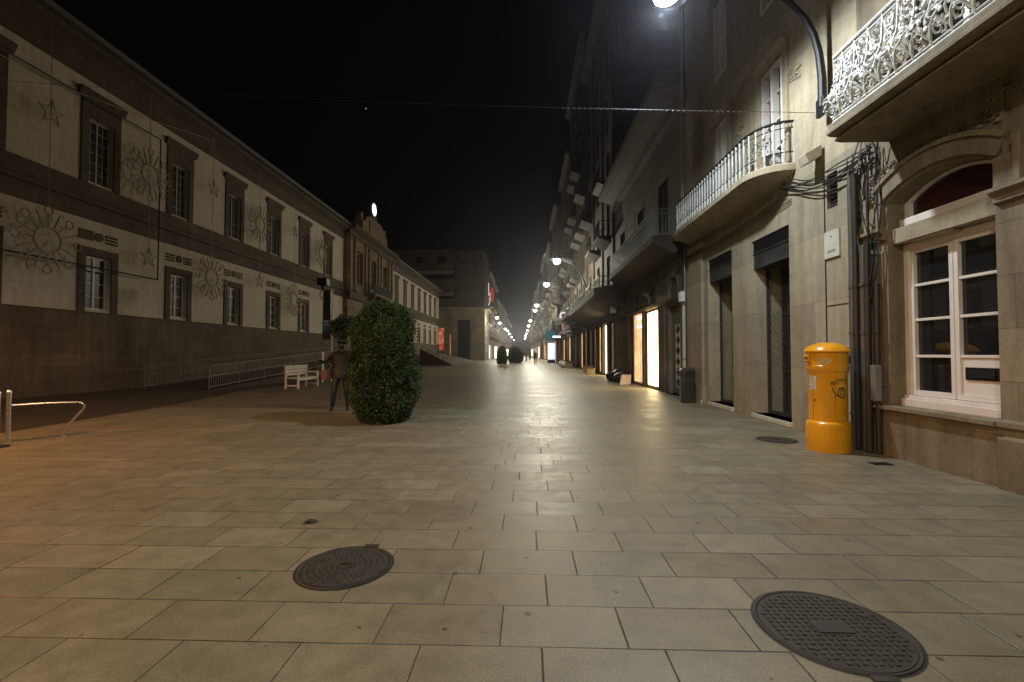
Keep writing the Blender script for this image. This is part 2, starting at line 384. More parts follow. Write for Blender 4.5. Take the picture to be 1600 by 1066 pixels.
def window(F, u0, u1, z0, z1, w, cols, rows, parent, frame='museum_frame', fw=.06, bar=.025, deep=.05, leaves=2, name='window', gm='glass', label=None):
    mb = MB()
    mb.fbox(F, u0, u0 + fw, z0, z1, w, w + deep); mb.fbox(F, u1 - fw, u1, z0, z1, w, w + deep)
    mb.fbox(F, u0 + fw, u1 - fw, z0, z0 + fw, w, w + deep - .002); mb.fbox(F, u0 + fw, u1 - fw, z1 - fw, z1, w, w + deep - .002)
    lw = (u1 - u0) / leaves
    for l in range(1, leaves): mb.fbox(F, u0 + l * lw - fw * .6, u0 + l * lw + fw * .6, z0 + fw, z1 - fw, w, w + deep - .004)
    for l in range(leaves):
        a, b = u0 + l * lw + fw * .6, u0 + (l + 1) * lw - fw * .6
        for c in range(1, cols): x = a + (b - a) * c / cols; mb.fbox(F, x - bar / 2, x + bar / 2, z0 + fw, z1 - fw, w, w + deep * .6)
        for r_ in range(1, rows): z = z0 + (z1 - z0) * r_ / rows; mb.fbox(F, a, b, z - bar / 2, z + bar / 2, w, w + deep * .6 - .002)
    o = mb.build(name, M[frame], parent, label=label)
    g = MB(); g.fbox(F, u0 + .01, u1 - .01, z0 + .01, z1 - .01, w - .02, w + .008); g.build('pane', M[gm], o)
    return o

FR = Fr(5.05, 0, 0, 1, -1, 0); FL = Fr(-16, 0, 0, 1, 1, 0); FB = Fr(0, 88, 1, 0, 0, -1)

# ------------------------------------------------------------ ground
mb = MB(); mb.add([(-400, -60, -.004), (400, -60, -.004), (400, 900, -.004), (-400, 900, -.004)], [(0, 1, 2, 3)])
tag(mb.build('ground', plain('far_ground', (.08, .075, .065), .9)), kind='structure')
mb = MB(); mb.add([(-40, -20, 0), (5.3, -20, 0), (5.3, 420, 0), (-40, 420, 0)], [(0, 1, 2, 3)])
tag(mb.build('paving', M['paving']), kind='structure')
mb = MB(); mb.add([(-10.5, 11.7, .002), (-1.05, 11.7, .002), (-1.05, 88, .002), (-16, 88, .002), (-16, 44, .002), (-11, 44, .002)], [tuple(range(6))])
tag(mb.build('pavement', M['paving_brown']), kind='structure')
mb = MB(); mb.add([(-16.2, -20, .004), (-9.05, -20, .004), (-9.3, 8, .004), (-9.7, 12.5, .004), (-10.6, 16.5, .004), (-11, 44, .004), (-16.2, 44, .004)], [tuple(range(7))])
tag(mb.build('path', M['dark_paving']), kind='structure')

# ------------------------------------------------------------ street lamps
def make_wall_lamp(loc, label, mat='lamp', power=LAMP_FAR, group='lit street lamps on curved wall arms', side=1, col=(1, .94, .74), near=False, gs=1.2):
    t = thing('street_lamp', loc, label, 'street lamp', group)
    x, y = loc[0], loc[1]
    q = side
    zz0 = 5.35 if near else 5.0; dz = -.97 if near else 0
    b = MB(); b.box(x - .02 * q - .03, x - .02 * q + .03, y - .10, y + .10, zz0, zz0 + (.3 if near else .9)); b.build('wall_plate', M['iron'], t, bevel=.008)
    pts = [(0, 5.2), (-.14, 5.7), (-.24, 6.2), (-.42, 6.8), (-.72, 7.45), (-1.1, 8.0), (-1.6, 8.42), (-2.1, 8.66), (-2.5, 8.72)]
    if near: pts = [(0, 5.5), (.0, 6.0), (-.04, 6.4), (-.12, 6.72), (-.26, 7.0), (-.52, 7.3), (-.9, 7.52), (-1.4, 7.68), (-2.0, 7.74), (-2.5, 7.70)]
    b = MB(); b.tube([(x + q * a, y, zz) for a, zz in pts], .07, 10, .03); b.build('arm', M['iron'], t, smooth=True)
    cx = x - q * 2.55
    b = MB(); b.lathe([(r_, z_ + dz) for r_, z_ in ([(.03, 8.86), (.06, 8.82), (.12, 8.78), (.26, 8.66), (.27, 8.58)] if near else [(.03, 8.86), (.06, 8.82), (.16, 8.78), (.40, 8.66), (.46, 8.585)])], cx, y, 20); b.build('lamp_head', M['iron'], t, smooth=True)  # far hoods are widened to keep lamp light off the upper facades
    b = MB(); b.lathe([(r_ * gs, 8.578 + dz - (8.578 - z_) * gs) for r_, z_ in [(.225, 8.578), (.24, 8.5), (.20, 8.38), (.11, 8.31), (.02, 8.29)]], cx, y, 20); b.build('lamp_glass', M[mat], t, smooth=True)  # far lenses are oversized, their glare is built into the shape
    ld = bpy.data.lights.new('lamp_light', 'SPOT' if near else 'POINT')
    if near: ld.spot_size = R(180); ld.spot_blend = .45
    ld.energy = power; ld.color = col; ld.shadow_soft_size = .14
    lo = bpy.data.objects.new('lamp_light', ld); COL.objects.link(lo); lo.parent = t; lo.location = (cx - x, 0, (8.23 if near else 8.12) + dz)
    return t
near = make_wall_lamp((4.92, 7.6, 0), 'nearest street lamp, glaring at the top edge above the baluster balcony', mat='lamp_cool', power=LAMP_NEAR, near=True, gs=1)
[c for c in near.children if c.type == 'LIGHT'][0].data.color = (.88, .96, 1)
farl = make_wall_lamp((4.92, 34.8, 0), 'second lit lamp along the right side, the largest glare down the street')
names_r = ['third lit lamp along the right side, just below and left of the largest far glare',
           'right of a close pair of lamps high over the teal sign', 'left of a close pair of lamps high over the teal sign',
           'upper lamp of the second pair above the teal sign', 'lower lamp of the second pair above the teal sign',
           'small far lamp on the right row just under the second pair', 'tiny lamp in the right row above the distant walkers',
           'last but one tiny lamp of the right row', 'last tiny lamp at the end of the right row']
for (y, x), n in zip([(46.6, 4.65), (67, 4.12), (75, 4.05), (99, 3.5), (117, 3.2), (142, 3.0), (165, 2.6), (190, 2.3), (225, 2.0)], names_r):
    copy_tree(farl, (x, y, 0), n)
lleft = make_wall_lamp((-8.35, 84.5, 0), 'first lit lamp of the left row, beside the corner of the far block', side=-1)
lleft.location = (-8.35, 90, 0)
for (y, x), n in zip([(106, -8.7), (132, -8.6), (143, -8.3), (165, -8.6), (200, -8.9), (240, -8.9)],
        ['second lit lamp of the left row, below the red and white blade sign', 'third lit lamp of the left row, above the round clipped bushes', 'fourth lit lamp of the left row',
         'fifth small lamp of the left row where it drops to the horizon', 'sixth tiny lamp of the left row near the horizon', 'last tiny lamp at the end of the left row']):
    copy_tree(lleft, (x, y, 0), n)

# lamps of the square that stand behind the camera and light the foreground
def make_post_lamp(loc, label, power, col):
    t = thing('lamp_post', loc, label, 'street lamp'); x, y = loc[0], loc[1]
    b = MB(); b.lathe([(.14, 0), (.14, .3), (.08, .4), (.06, 4), (.045, 8)], x, y, 14); b.build('pole', M['iron'], t, smooth=True)
    b = MB(); b.lathe([(.04, 8.0), (.3, 8.06), (.3, 8.1), (.1, 8.3), (.02, 8.34)], x, y, 18); b.build('lamp_head', M['iron'], t, smooth=True)
    b = MB(); b.lathe([(.02, 7.82), (.2, 7.88), (.26, 8.0), (.27, 8.055)], x, y, 18); b.build('lamp_glass', M['lamp'], t, smooth=True)
    ld = bpy.data.lights.new('lamp_light', 'SPOT' if near else 'POINT')
    if near: ld.spot_size = R(180); ld.spot_blend = .45
    if True: ld.energy = power; ld.color = col; ld.shadow_soft_size = .2
    lo = bpy.data.objects.new('lamp_light', ld); COL.objects.link(lo); lo.parent = t; lo.location = (.34, 0, 7.6)
    return t
t = make_post_lamp((-2.8, -4.2, 0), 'tall lamp post of the square behind the viewer', LAMP_BACK, (1, .935, .66))
t.scale = (1, 1, 1.09)
make_post_lamp((-10.6, -8, 0), 'lamp post of the square far behind the viewer', PLAZA, (1, .86, .66))
t = make_post_lamp((-10.6, 3.2, 0), 'low sodium lamp post beside the museum, left of the view', SODIUM, (1, .38, .08))
t.scale = (1, 1, .55)

# ------------------------------------------------------------ museum on the left
mus = thing('museum_building', (-16, 13, 0), 'long two storey museum with white plaster, dark granite bands and lit clock', 'building')
W0 = [16.45 + 3.93 * i for i in range(-4, 6)]
W2 = [55.6 + 3.93 * i for i in range(7)]
def lower_op(c): return (c - .52, c + .52, 3.02, 5.02)
def upper_op(c): return (c - .52, c + .52, 7.72, 10.1)
ops = [lower_op(c) for c in W0 + W2] + [upper_op(c) for c in W0 + W2]
for (a, b, wins) in ((-6, 39.2, W0), (52.6, 83, W2)):
    mb = MB(); wall(mb, FL, a, b, 0, 12.2, [lower_op(c) for c in wins] + [upper_op(c) for c in wins], .26, 14)
    mb.build('wall', M['plaster'], mus)
    mb = MB()
    mb.sweep(FL, [(0, 0), (.16, 0), (.16, 2.2), (.12, 2.26), (.12, 2.86), (.07, 2.93), (0, 2.93)], a, b); mb.build('plinth', M['plinth'], mus)
    mb = MB(); mb.sweep(FL, [(0, 6.31), (.05, 6.31), (.05, 6.85), (.14, 6.9), (.14, 7.05), (.06, 7.1), (.06, 7.62), (.03, 7.65), (0, 7.65)], a, b); mb.build('stone_band', M['band'], mus)
    mb = MB(); mb.sweep(FL, [(0, 11.42), (.05, 11.42), (.10, 11.46), (.10, 11.54), (.05, 11.56), (.05, 12.15), (.3, 12.3), (.5, 12.38), (.5, 12.55), (0, 12.55)], a, b); mb.build('cornice', M['band'], mus)
    mb = MB(); mb.sweep(FL, [(.5, 12.56), (.72, 12.6), (.78, 12.76), (.66, 12.8), (-4, 14.6), (-4, 12.56)], a, b); mb.build('roof', M['roof'], mus)
def surround(mb, c, z0, z1, hw, th, w=.05):
    mb.fbox(FL, c - hw - th, c - hw, z0, z1, 0, w); mb.fbox(FL, c + hw, c + hw + th, z0, z1, 0, w)
for k, c in enumerate(W0 + W2):
    mb = MB(); surround(mb, c, 2.94, 5.3, .52, .27, .06); mb.fbox(FL, c - .52, c + .52, 5.02, 5.3, .0, .058); mb.build('window_surround', M['band'], mus)
    mb = MB(); surround(mb, c, 7.66, 10.75, .52, .27, .06); mb.fbox(FL, c - .52, c + .52, 10.1, 10.75, 0, .058)
    mb.sweep(FL, [(0, 10.751), (.08, 10.76), (.14, 10.88), (.18, 10.96), (.18, 11.04), (0, 11.05)], c - .93, c + .93); mb.build('window_surround', M['band'], mus)
    window(FL, c - .5, c + .5, 3.04, 5.0, -.2, 1, 4, mus, gm='glass_dull')
    window(FL, c - .5, c + .5, 7.74, 10.08, -.2, 2, 6, mus, fw=.05, bar=.022, frame='grey_wood', gm='glass_dull')
    # attic vent panel: bars either side of a roundel
    mb = MB()
    for s_ in (-1, 1):
        if s_ == 1 or k != 4: 
            for q in range(3): mb.fbox(FL, c + s_ * .52 - .25, c + s_ * .52 + .25, 5.56 + q * .125, 5.56 + q * .125 + .08, 0, .035)
        else: mb.fbox(FL, c - .78, c - .22, 5.56, 5.92, 0, .03)
    ring = [(c + .17 * math.cos(2 * PI * i / 14), 5.74 + .17 * math.sin(2 * PI * i / 14)) for i in range(14)]; mb.prism(FL, ring, 0, .04)
    mb.build('vent_panel', M['band'], mus)
# centre pavilion
F3 = FL
mid_ops = [(41.4, 42.9, 7.9, 10.9), (45.1, 46.7, 7.9, 10.9), (48.9, 50.4, 7.9, 10.9), (44.8, 47.0, 1.2, 5.4), (41.5, 42.8, 2.4, 4.9), (49.0, 50.3, 2.4, 4.9)]
mb = MB(); FM = Fr(-15.6, 0, 0, 1, 1, 0); wall(mb, FM, 39.2, 52.6, 0, 12.4, mid_ops, .45, 12); mb.build('wall', M['midstone'], mus, label='dark granite centre front')
mb = MB()
for u in (39.6, 40.8, 43.6, 44.6, 47.4, 48.4, 51.0, 52.2):
    mb = MB()
    mb.fbox(FM, u - .22, u + .22, 7.2, 11.6, 0, .14); mb.fbox(FM, u - .28, u + .28, 7.0, 7.2, 0, .2); mb.fbox(FM, u - .28, u + .28, 11.6, 11.8, 0, .2); mb.build('pilaster', M['midstone'], mus)

mb = MB(); mb.sweep(FM, [(0, 11.85), (.25, 11.95), (.25, 12.3), (.75, 12.5), (.75, 12.75), (0, 12.8)], 39.1, 52.7)
mb.build('cornice', M['band'], mus)
mb = MB(); mb.sweep(FM, [(0, 6.2), (.2, 6.25), (.3, 6.5), (.3, 6.9), (0, 6.95)], 39.1, 52.7); mb.build('string_course', M['band'], mus)
mb = MB(); mb.sweep(FM, [(0, 6.95), (1.1, 7.0), (1.1, 7.2), (0, 7.22)], 43.2, 48.6)
for u in (43.9, 46, 47.9): mb.sweep(FM, [(0, 6.2), (.3, 6.3), (.95, 6.9), (.95, 6.99), (0, 6.99)], u - .15, u + .15)
mb.build('balcony_slab', M['midstone'], mus)
mb = MB()
for i in range(37):
    u = 43.25 + i * .147; mb.fbox(FM, u - .018, u + .018, 7.2, 8.1, 1.02, 1.055)
mb.fbox(FM, 43.2, 48.6, 8.1, 8.16, .99, 1.08); mb.build('balcony_railing', M['iron'], mus)
for o in mid_ops[:3] + mid_ops[4:]: window(FM, o[0] + .02, o[1] - .02, o[2] + .02, o[3] - .02, -.35, 2, 5, mus, frame='grey_wood')
mb = MB(); mb.fbox(FM, 44.85, 45.88, 1.22, 5.35, -.4, -.33); mb.fbox(FM, 45.92, 46.95, 1.22, 5.35, -.4, -.33)
for u in (45.0, 46.07):
    for z in (1.5, 3.4): mb.fbox(FM, u, u + .72, z, z + 1.6, -.33, -.30)
mb.build('door', plain('dark_oak', (.05, .03, .02), .6), mus)
# attic, scrolls and clock turret
mb = MB()
mb.prism(FM, [(42.6, 12.8), (50.2, 12.8), (50.2, 14.1), (49.6, 14.2), (49.2, 14.75), (48.6, 14.9), (48.3, 15.1), (44.6, 15.1), (44.2, 14.9), (43.6, 14.7), (43.2, 14.2), (42.6, 14.1)], -.9, .05)
mb.prism(FM, [(44.4, 13.1), (48.4, 13.1), (48.4, 14.6), (44.4, 14.6)], .05, .12)
for u in (42.9, 49.9): mb.prism(FM, [(u - .3, 14.1), (u + .3, 14.1), (u + .2, 14.5), (u + .28, 14.8), (u, 15.1), (u - .28, 14.8), (u - .2, 14.5)], -.6, -.1)
mb.build('attic', M['midstone'], mus)
mb = MB(); ring = [(46.45 + .86 * math.cos(2 * PI * i / 28), 16.3 + .86 * math.sin(2 * PI * i / 28)) for i in range(28)]
mb.prism(FM, [(45.4, 15.1), (47.5, 15.1), (47.4, 15.5), (47.25, 15.8), (45.65, 15.8), (45.5, 15.5)], -.7, -.15); mb.prism(FM, ring, -.65, -.16); mb.build('clock_housing', M['dark_stone'], mus)
mb = MB(); mb.prism(FM, [(46.45 + .63 * math.cos(2 * PI * i / 28), 16.3 + .63 * math.sin(2 * PI * i / 28)) for i in range(28)], -.16, -.13); ck = mb.build('clock_face', M['clock'], mus, label='round glowing white clock face')
mb = MB()
for k in range(12):
    a = k * PI / 6; mb.tube([FM.p(46.45 + .52 * math.cos(a), 16.3 + .52 * math.sin(a), -.12), FM.p(46.45 + .59 * math.cos(a), 16.3 + .59 * math.sin(a), -.12)], .012, 5)
mb.tube([FM.p(46.45, 16.3, -.115), FM.p(46.2, 16.6, -.115)], .02, 5); mb.tube([FM.p(46.45, 16.3, -.11), FM.p(46.6, 15.8, -.11)], .014, 5); mb.build('clock_hands', M['iron'], ck)
mb = MB(); 
for u in (45.95, 46.95): mb.tube([FM.p(u, 17.0, -.4), FM.p(46.45, 18.1, -.4)], .035, 6)
mb.tube([FM.p(46.45, 18.0, -.4), FM.p(46.45, 18.9, -.4)], .03, 6)
mb.lathe([(.24, 17.2), (.22, 17.3), (.14, 17.5), (.1, 17.65), (.02, 17.7)], -16.0, 46.45, 12); mb.build('bell_frame', M['iron'], mus, smooth=True)

# access ramps and terrace before the museum
rp = thing('access_ramp', (-13.4, 17, 0), 'long low stone ramp with steel railings rising along the museum wall', 'ramp')
def hz(y): return max(0, (y - 17) * .056)
mb = MB(); y0, y1 = 17.0, 39.0
mb.add([(-14.95, y0, -.01), (-12.0, y0, -.01), (-12.0, y1, -.01), (-14.95, y1, -.01), (-14.95, y0, .02), (-12.0, y0, .02), (-12.0, y1, hz(y1)), (-14.95, y1, hz(y1))],
       [(0, 3, 2, 1), (4, 5, 6, 7), (0, 1, 5, 4), (1, 2, 6, 5), (2, 3, 7, 6), (3, 0, 4, 7)])
mb.build('ramp_body', M['dark_stone'], rp)
for X, y0r, zoff, lab in ((-12.07, 17.0, 0, 'outer'), (-14.85, 17.3, 0, 'inner')):
    mb = MB()
    ys = [y0r + i * 1.82 for i in range(13)]
    for h, r_ in ((.93, .026), (.12, .018), (.52, .012)):
        mb.tube([(X, y, hz(y) + h) for y in (ys[0], ys[-1])], r_, 8)
    for y in ys: mb.tube([(X, y, hz(y)), (X, y, hz(y) + .93)], .02, 7)
    rl = mb.build('railing', M['rail_steel'], rp, smooth=True)
    mb = MB()
    for y in [y0r + i * .13 for i in range(168)]: mb.box(X - .004, X + .004, y - .004, y + .004, hz(y) + .12, hz(y) + .93)
    mb.build('railing_bars', M['pipe'], rl)
te = thing('entrance_terrace', (-13.8, 46, 0), 'raised stone terrace before the clock front with a sloping side wall and railing', 'terrace')
mb = MB(); mb.box(-15.6, -12.2, 39, 55, 0, 1.22); mb.build('terrace_body', M['plinth'], te)
mb = MB(); mb.add([(-12.2, 52.0, 0), (-12.2, 52.0, 1.9), (-8.2, 50.4, 0), (-8.2, 50.6, .12), (-12.2, 75, 0), (-12.2, 75, 1.0), (-8.2, 75, 0), (-8.2, 75, .12)],
    [(0, 2, 3, 1), (1, 3, 7, 5), (4, 5, 7, 6), (0, 1, 5, 4), (2, 6, 7, 3)]); mb.build('sloping_wall', stone('red_granite', (.12, .065, .045), 'X', None), te)
mb = MB(); pts = [(-12.2, 51.9, 1.9), (-8.4, 50.5, .14)]
for h in (.45, .9): mb.tube([(p[0], p[1], p[2] + h) for p in pts], .022, 7)
for i in range(7):
    k = i / 6; p = [pts[0][j] * (1 - k) + pts[1][j] * k for j in range(3)]; mb.tube([p, (p[0], p[1], p[2] + .9)], .018, 6)
for y in [39.3 + i * 1.4 for i in range(10)]: mb.tube([(-12.3, y, 1.2), (-12.3, y, 2.15)], .018, 6)
mb.tube([(-12.3, 39.3, 2.15), (-12.3, 51.9, 2.15)], .024, 7); mb.tube([(-12.3, 39.3, 1.65), (-12.3, 51.9, 1.65)], .014, 7)
mb.build('railing', M['steel'], te, smooth=True)

# ------------------------------------------------------------ unlit christmas decorations on wires
def make_sun(loc):
    t = thing('sun_decoration', loc, 'sun', 'decoration', 'unlit christmas suns hanging before the museum')
    x, y, z = loc
    def P(a, r): return (x, y + r * math.cos(a), z + r * math.sin(a))
    b = MB(); b.tube([P(2 * PI * i / 28, .42) for i in range(28)], .04, 6, closed=True); b.build('ring', M['deco'], t, smooth=True)
    for k in range(16):
        a = k * PI / 8 + PI / 2; b = MB()
        if k % 2 == 0:
            b.tube([P(a, .44), P(a, .82)], .028, 6); c = P(a, .97)
            b.tube([(x, c[1] + .13 * math.cos(2 * PI * i / 12), c[2] + .13 * math.sin(2 * PI * i / 12)) for i in range(12)], .026, 5, closed=True)
            b.tube([P(a - .17, .66), P(a - .06, .80), P(a, .84)], .014, 5); b.tube([P(a + .17, .66), P(a + .06, .80), P(a, .84)], .014, 5)
        else:
            b.tube([P(a, .44), P(a, .98)], .028, 6)
            b.tube([P(a - .12, .98), P(a - .07, 1.06), P(a, 1.02)], .014, 5)
        b.build('ray', M['deco'], t, smooth=True)
    return t
sun0 = make_sun((-15.55, 14.25, 5.1)); sun0['label'] = 'large unlit sun hanging at the left edge over the lower plaster'
for p, n in [((-15.55, 18.2, 8.8), 'unlit sun between the first and second upper windows, crossed by the frame cable'),
             ((-15.55, 22.0, 5.15), 'unlit sun between the second and third lower windows'),
             ((-15.55, 26.0, 8.95), 'unlit sun between the third and fourth upper windows'),
             ((-15.55, 30.0, 5.0), 'unlit sun between the fourth and fifth lower windows'),
             ((-15.55, 34.0, 9.0), 'unlit sun left of the last upper window before the clock front')]: copy_tree(sun0, p, n)
def make_star(loc, r=.42):
    t = thing('star_decoration', loc, 'star', 'decoration', 'unlit christmas stars hanging before the museum'); x, y, z = loc
    pts = [(x, y + (r if i % 2 == 0 else r * .42) * math.cos(PI / 2 + i * PI / 5), z + (r if i % 2 == 0 else r * .42) * math.sin(PI / 2 + i * PI / 5)) for i in range(10)]
    b = MB(); b.tube(pts, .022, 6, closed=True); b.build('star_outline', M['deco'], t)
    b = MB()
    for i in range(0, 10, 2): b.tube([pts[i], (x, y, z)], .012, 5)
    b.build('star_spokes', M['deco'], t)
    return t
st0 = make_star((-15.55, 14.25, 9.3)); st0['label'] = 'unlit star above the leftmost sun near the roof'
for p, n in [((-15.55, 18.2, 5.35), 'unlit star low beside the lower corner of the frame cable'), ((-15.55, 22.0, 9.6), 'unlit star between the second and third upper windows'),
             ((-15.55, 26.0, 5.6), 'unlit star between the third and fourth lower windows'), ((-15.55, 30.0, 9.6), 'unlit star between the fourth and fifth upper windows'),
             ((-15.55, 34.0, 5.8), 'unlit star between the fifth and sixth lower windows')]: copy_tree(st0, p, n)
for (y, zb, n) in [(14.25, 6.2, 'thin wire carrying the leftmost star and sun'), (18.2, 5.7, 'thin wire carrying the sun crossed by the frame cable'), (22.0, 6.2, 'thin wire carrying the star and sun right of the second windows'),
                (26.0, 6.0, 'thin wire carrying the sun and star right of the third windows'), (30.0, 6.1, 'thin wire carrying the star and sun right of the fourth windows'), (34.0, 6.2, 'thin wire carrying the sun and star right of the fifth windows')]:
    b = MB(); b.tube([(-15.56, y, zb), (-15.6, y, 12.2)], .012, 5); tag(b.build('hanging_wire', M['deco']), n, 'wire', 'wires of the christmas lights')
b = MB(); b.tube([FL.p(u, z, .3) for u, z in [(8, 4.5), (18.85, 4.55), (18.87, 10.6), (8, 10.5)]], .032, 6)
tag(b.build('frame_cable', M['cable']), 'dark cable forming a large open rectangle on the museum wall round the first window', 'cable')
b = MB(); b.tube([(-15.3, 3, 9.6), (-15.4, 14.25, 10.25), (-15.4, 18, 11.0), (-15.5, 22, 12.0)], .014, 5)
tag(b.build('sagging_cable', M['deco']), 'thin cable slanting up to the museum eaves above the leftmost star', 'cable')

# ------------------------------------------------------------ right, nearest building (ornate brown stone)
r1 = thing('ornate_stone_building', (5.05, 3, 0), 'brown carved stone building with an arched white window and white iron balcony', 'building')
mb = MB(); wall(mb, FR, -8, 6.98, 0, 11, [(5.02, 6.48, .70, 3.84), (2.2, 3.6, .1, 3.84), (4.9, 6.1, 4.62, 7.6)], .32, 8); mb.build('wall', M['r1'], r1)
def arcpts(c, hw, zs, rise, n=16, off=0):
    rad = (hw * hw + rise * rise) / (2 * rise); zc = zs + rise - rad; a0 = math.asin(hw / rad)
    return [(c + (rad + off) * math.sin(-a0 + 2 * a0 * i / n), zc + (rad + off) * math.cos(-a0 + 2 * a0 * i / n)) for i in range(n + 1)]
ac, hw = 5.75, .73
arc = arcpts(ac, hw - .0, 3.50, .22)
mb = MB(); mb.prism(FR, [(ac - hw, 3.86)] + arc + [(ac + hw, 3.86)], -.32, .004); mb.build('arch_spandrel', M['r1p'], r1)
inn = arcpts(ac, hw + .04, 3.50, .23, 20, .03); out = arcpts(ac, hw + .04, 3.50, .23, 20, .22); out2 = arcpts(ac, hw + .04, 3.5, .23, 20, .28)
mb = MB()
for i in range(20):
    mb.prism(FR, [inn[i], inn[i + 1], out[i + 1], out[i]], .004, .055)
for i in range(20): mb.prism(FR, [out[i], out[i + 1], out2[i + 1], out2[i]], .004, .085)
mb.fbox(FR, ac + hw + .04, ac + hw + .26, 3.18, 3.5, 0, .06); mb.fbox(FR, ac + hw + .26, ac + hw + .33, 3.18, 3.66, 0, .085); mb.fbox(FR, ac - hw - .26, ac - hw - .04, 3.18, 3.5, 0, .06); mb.fbox(FR, ac - hw - .33, ac - hw - .26, 3.18, 3.66, 0, .085)
mb.build('arch_moulding', M['r1p'], r1, bevel=.006)
mb = MB()
prof = [(0, 3.0), (.05, 3.02), (.05, 3.08), (.11, 3.13), (.11, 3.17), (0, 3.19)]
mb.sweep(FR, prof, 6.5, 6.98); mb.sweep(FR, prof, 3.7, 5.0); mb.sweep(FR, prof, -8, 2.1)
mb.build('string_moulding', M['r1p'], r1)
mb = MB(); mb.sweep(FR, [(0, 0), (.09, 0), (.09, .52), (.06, .56), (.06, .62), (.10, .65), (.10, .70), (0, .72)], -8, 2.1); mb.sweep(FR, [(0, 0), (.09, 0), (.09, .52), (.06, .56), (.06, .62), (.10, .65), (.10, .70), (0, .72)], 3.7, 4.98)
mb.sweep(FR, [(0, 0), (.05, 0), (.05, .62), (.12, .65), (.12, .695), (-.3, .705), (-.3, .6)], 4.981, 6.98); mb.build('plinth', M['r1'], r1)
mb = MB()
for a, b_ in ((4.5, 4.9), (3.85, 4.3)):    # sunk panels framed by thin strips on the pier
    for (u0, u1, z0, z1) in ((a, a + .02, 3.3, 4.25), (b_ - .02, b_, 3.3, 4.25), (a + .02, b_ - .02, 3.3, 3.32)): mb.fbox(FR, u0, u1, z0, z1, 0, .03)
for (u0, u1, z0, z1) in ((6.56, 6.9, .95, 2.85),): 
    for q in ((u0, u0 + .015, z0, z1), (u1 - .015, u1, z0, z1), (u0 + .015, u1 - .015, z1 - .015, z1), (u0 + .015, u1 - .015, z0, z0 + .015)): mb.fbox(FR, *q, 0, .014)
mb.build('pier_panels', M['r1p'], r1)
mb = MB(); mb.fbox(FR, 5.02, 6.48, 2.93, 3.14, -.30, -.06); mb.fbox(FR, 5.6, 6.2, 2.90, 2.93, -.28, -.08); mb.build('window_lintel', M['r2'], r1, bevel=.008)
# carved vine relief
mb = MB(); rnd = random.Random(3)
def curl(cu, cz, r, turns, dr, w=.012):
    pts = []
    for i in range(14):
        a = dr * i / 13 * turns * 2 * PI + rnd.random() * .3; rr = r * (1 - i / 16)
        pts.append(FR.p(cu + rr * math.cos(a), cz + rr * math.sin(a), w))
    mb.tube(pts, .017, 6, .009)
for k in range(26):
    q = k / 25; cu = 4.95 + 1.75 * q; cz = 4.02 + .03 * math.sin(q * 25) - .1 * (q - .45) ** 2 * 2
    curl(cu, cz + rnd.uniform(-.06, .04), rnd.uniform(.035, .07), rnd.uniform(.7, 1.3), rnd.choice((-1, 1)))
    if k % 3 == 0: mb.ball(FR.p(cu, cz - .07, .01), .025, .045, .03, 8, 5)
for k in range(9): curl(4.45 + .08 * k, 4.12 + rnd.uniform(-.06, .06), .05, 1, 1)
for k in range(7): curl(6.62 + .05 * (k % 3), 3.55 + .07 * k, .045, 1, -1)
mb.build('carved_vine', M['r1p'], r1, smooth=True)
# arched window: lunette and two glazed leaves
mb = MB(); wv = -.30
mb.fbox(FR, 5.03, 6.47, 3.17, 3.27, wv, wv + .14)
ai = arcpts(ac, hw - .09, 3.48, .20, 16, 0); ao = arcpts(ac, hw - .01, 3.49, .22, 16, 0)
for i in range(16): mb.prism(FR, [ai[i], ai[i + 1], ao[i + 1], ao[i]], wv, wv + .07)
mb.fbox(FR, 6.38, 6.47, 3.27, 3.50, wv, wv + .07); mb.fbox(FR, 5.03, 5.12, 3.27, 3.50, wv, wv + .07)
lun = mb.build('fanlight', M['white_wood'], r1, bevel=.006, label='arched fanlight of dark red glass in a white frame')
mb = MB(); mb.prism(FR, [(5.08, 3.25)] + [(u, z + .01) for u, z in ai] + [(6.42, 3.25)], wv - .01, wv + .02); mb.build('pane', M['red_glass'], lun)
mb = MB()
mb.fbox(FR, 6.40, 6.48, .72, 2.92, wv, wv + .09); mb.fbox(FR, 5.02, 5.10, .72, 2.92, wv, wv + .09)
mb.fbox(FR, 5.10, 6.40, 2.84, 2.92, wv, wv + .088); mb.fbox(FR, 5.02, 6.48, .70, .80, wv, wv + .16); mb.fbox(FR, 5.02, 6.48, .80, .845, wv, wv + .12)
fr = mb.build('window', M['white_wood'], r1, bevel=.006, label='tall white window with two glazed leaves')
def leafw(a, b, panel):
    mb = MB(); mb.fbox(FR, a, a + .055, .85, 2.84, wv, wv + .07); mb.fbox(FR, b - .055, b, .85, 2.84, wv, wv + .07)
    mb.fbox(FR, a + .055, b - .055, 2.78, 2.84, wv, wv + .068); mb.fbox(FR, a + .055, b - .055, .85, .92, wv, wv + .068)
    for z in (2.34, 1.87, 1.38): mb.fbox(FR, a + .055, b - .055, z - .018, z + .018, wv, wv + .06)
    if panel: mb.fbox(FR, a + .055, b - .055, .92, 1.37, wv, wv + .045)
    lf = mb.build('window_leaf', M['white_wood'], fr, bevel=.004)
    mb = MB(); mb.fbox(FR, a + .02, b - .02, 1.37 if panel else .9, 2.8, wv - .01, wv + .02); mb.build('pane', M['glass'], fr)
leafw(5.775, 6.40, False); leafw(5.10, 5.765, True)
mb = MB(); mb.fbox(FR, 5.27, 5.66, 1.10, 1.25, wv + .045, wv + .06)
mb.build('letter_slot', M['iron'], fr, bevel=.004); 
mb = MB(); mb.fbox(FR, 5.30, 5.63, 1.13, 1.22, wv + .06, wv + .075); mb.build('slot_flap', M['signblack'], fr)
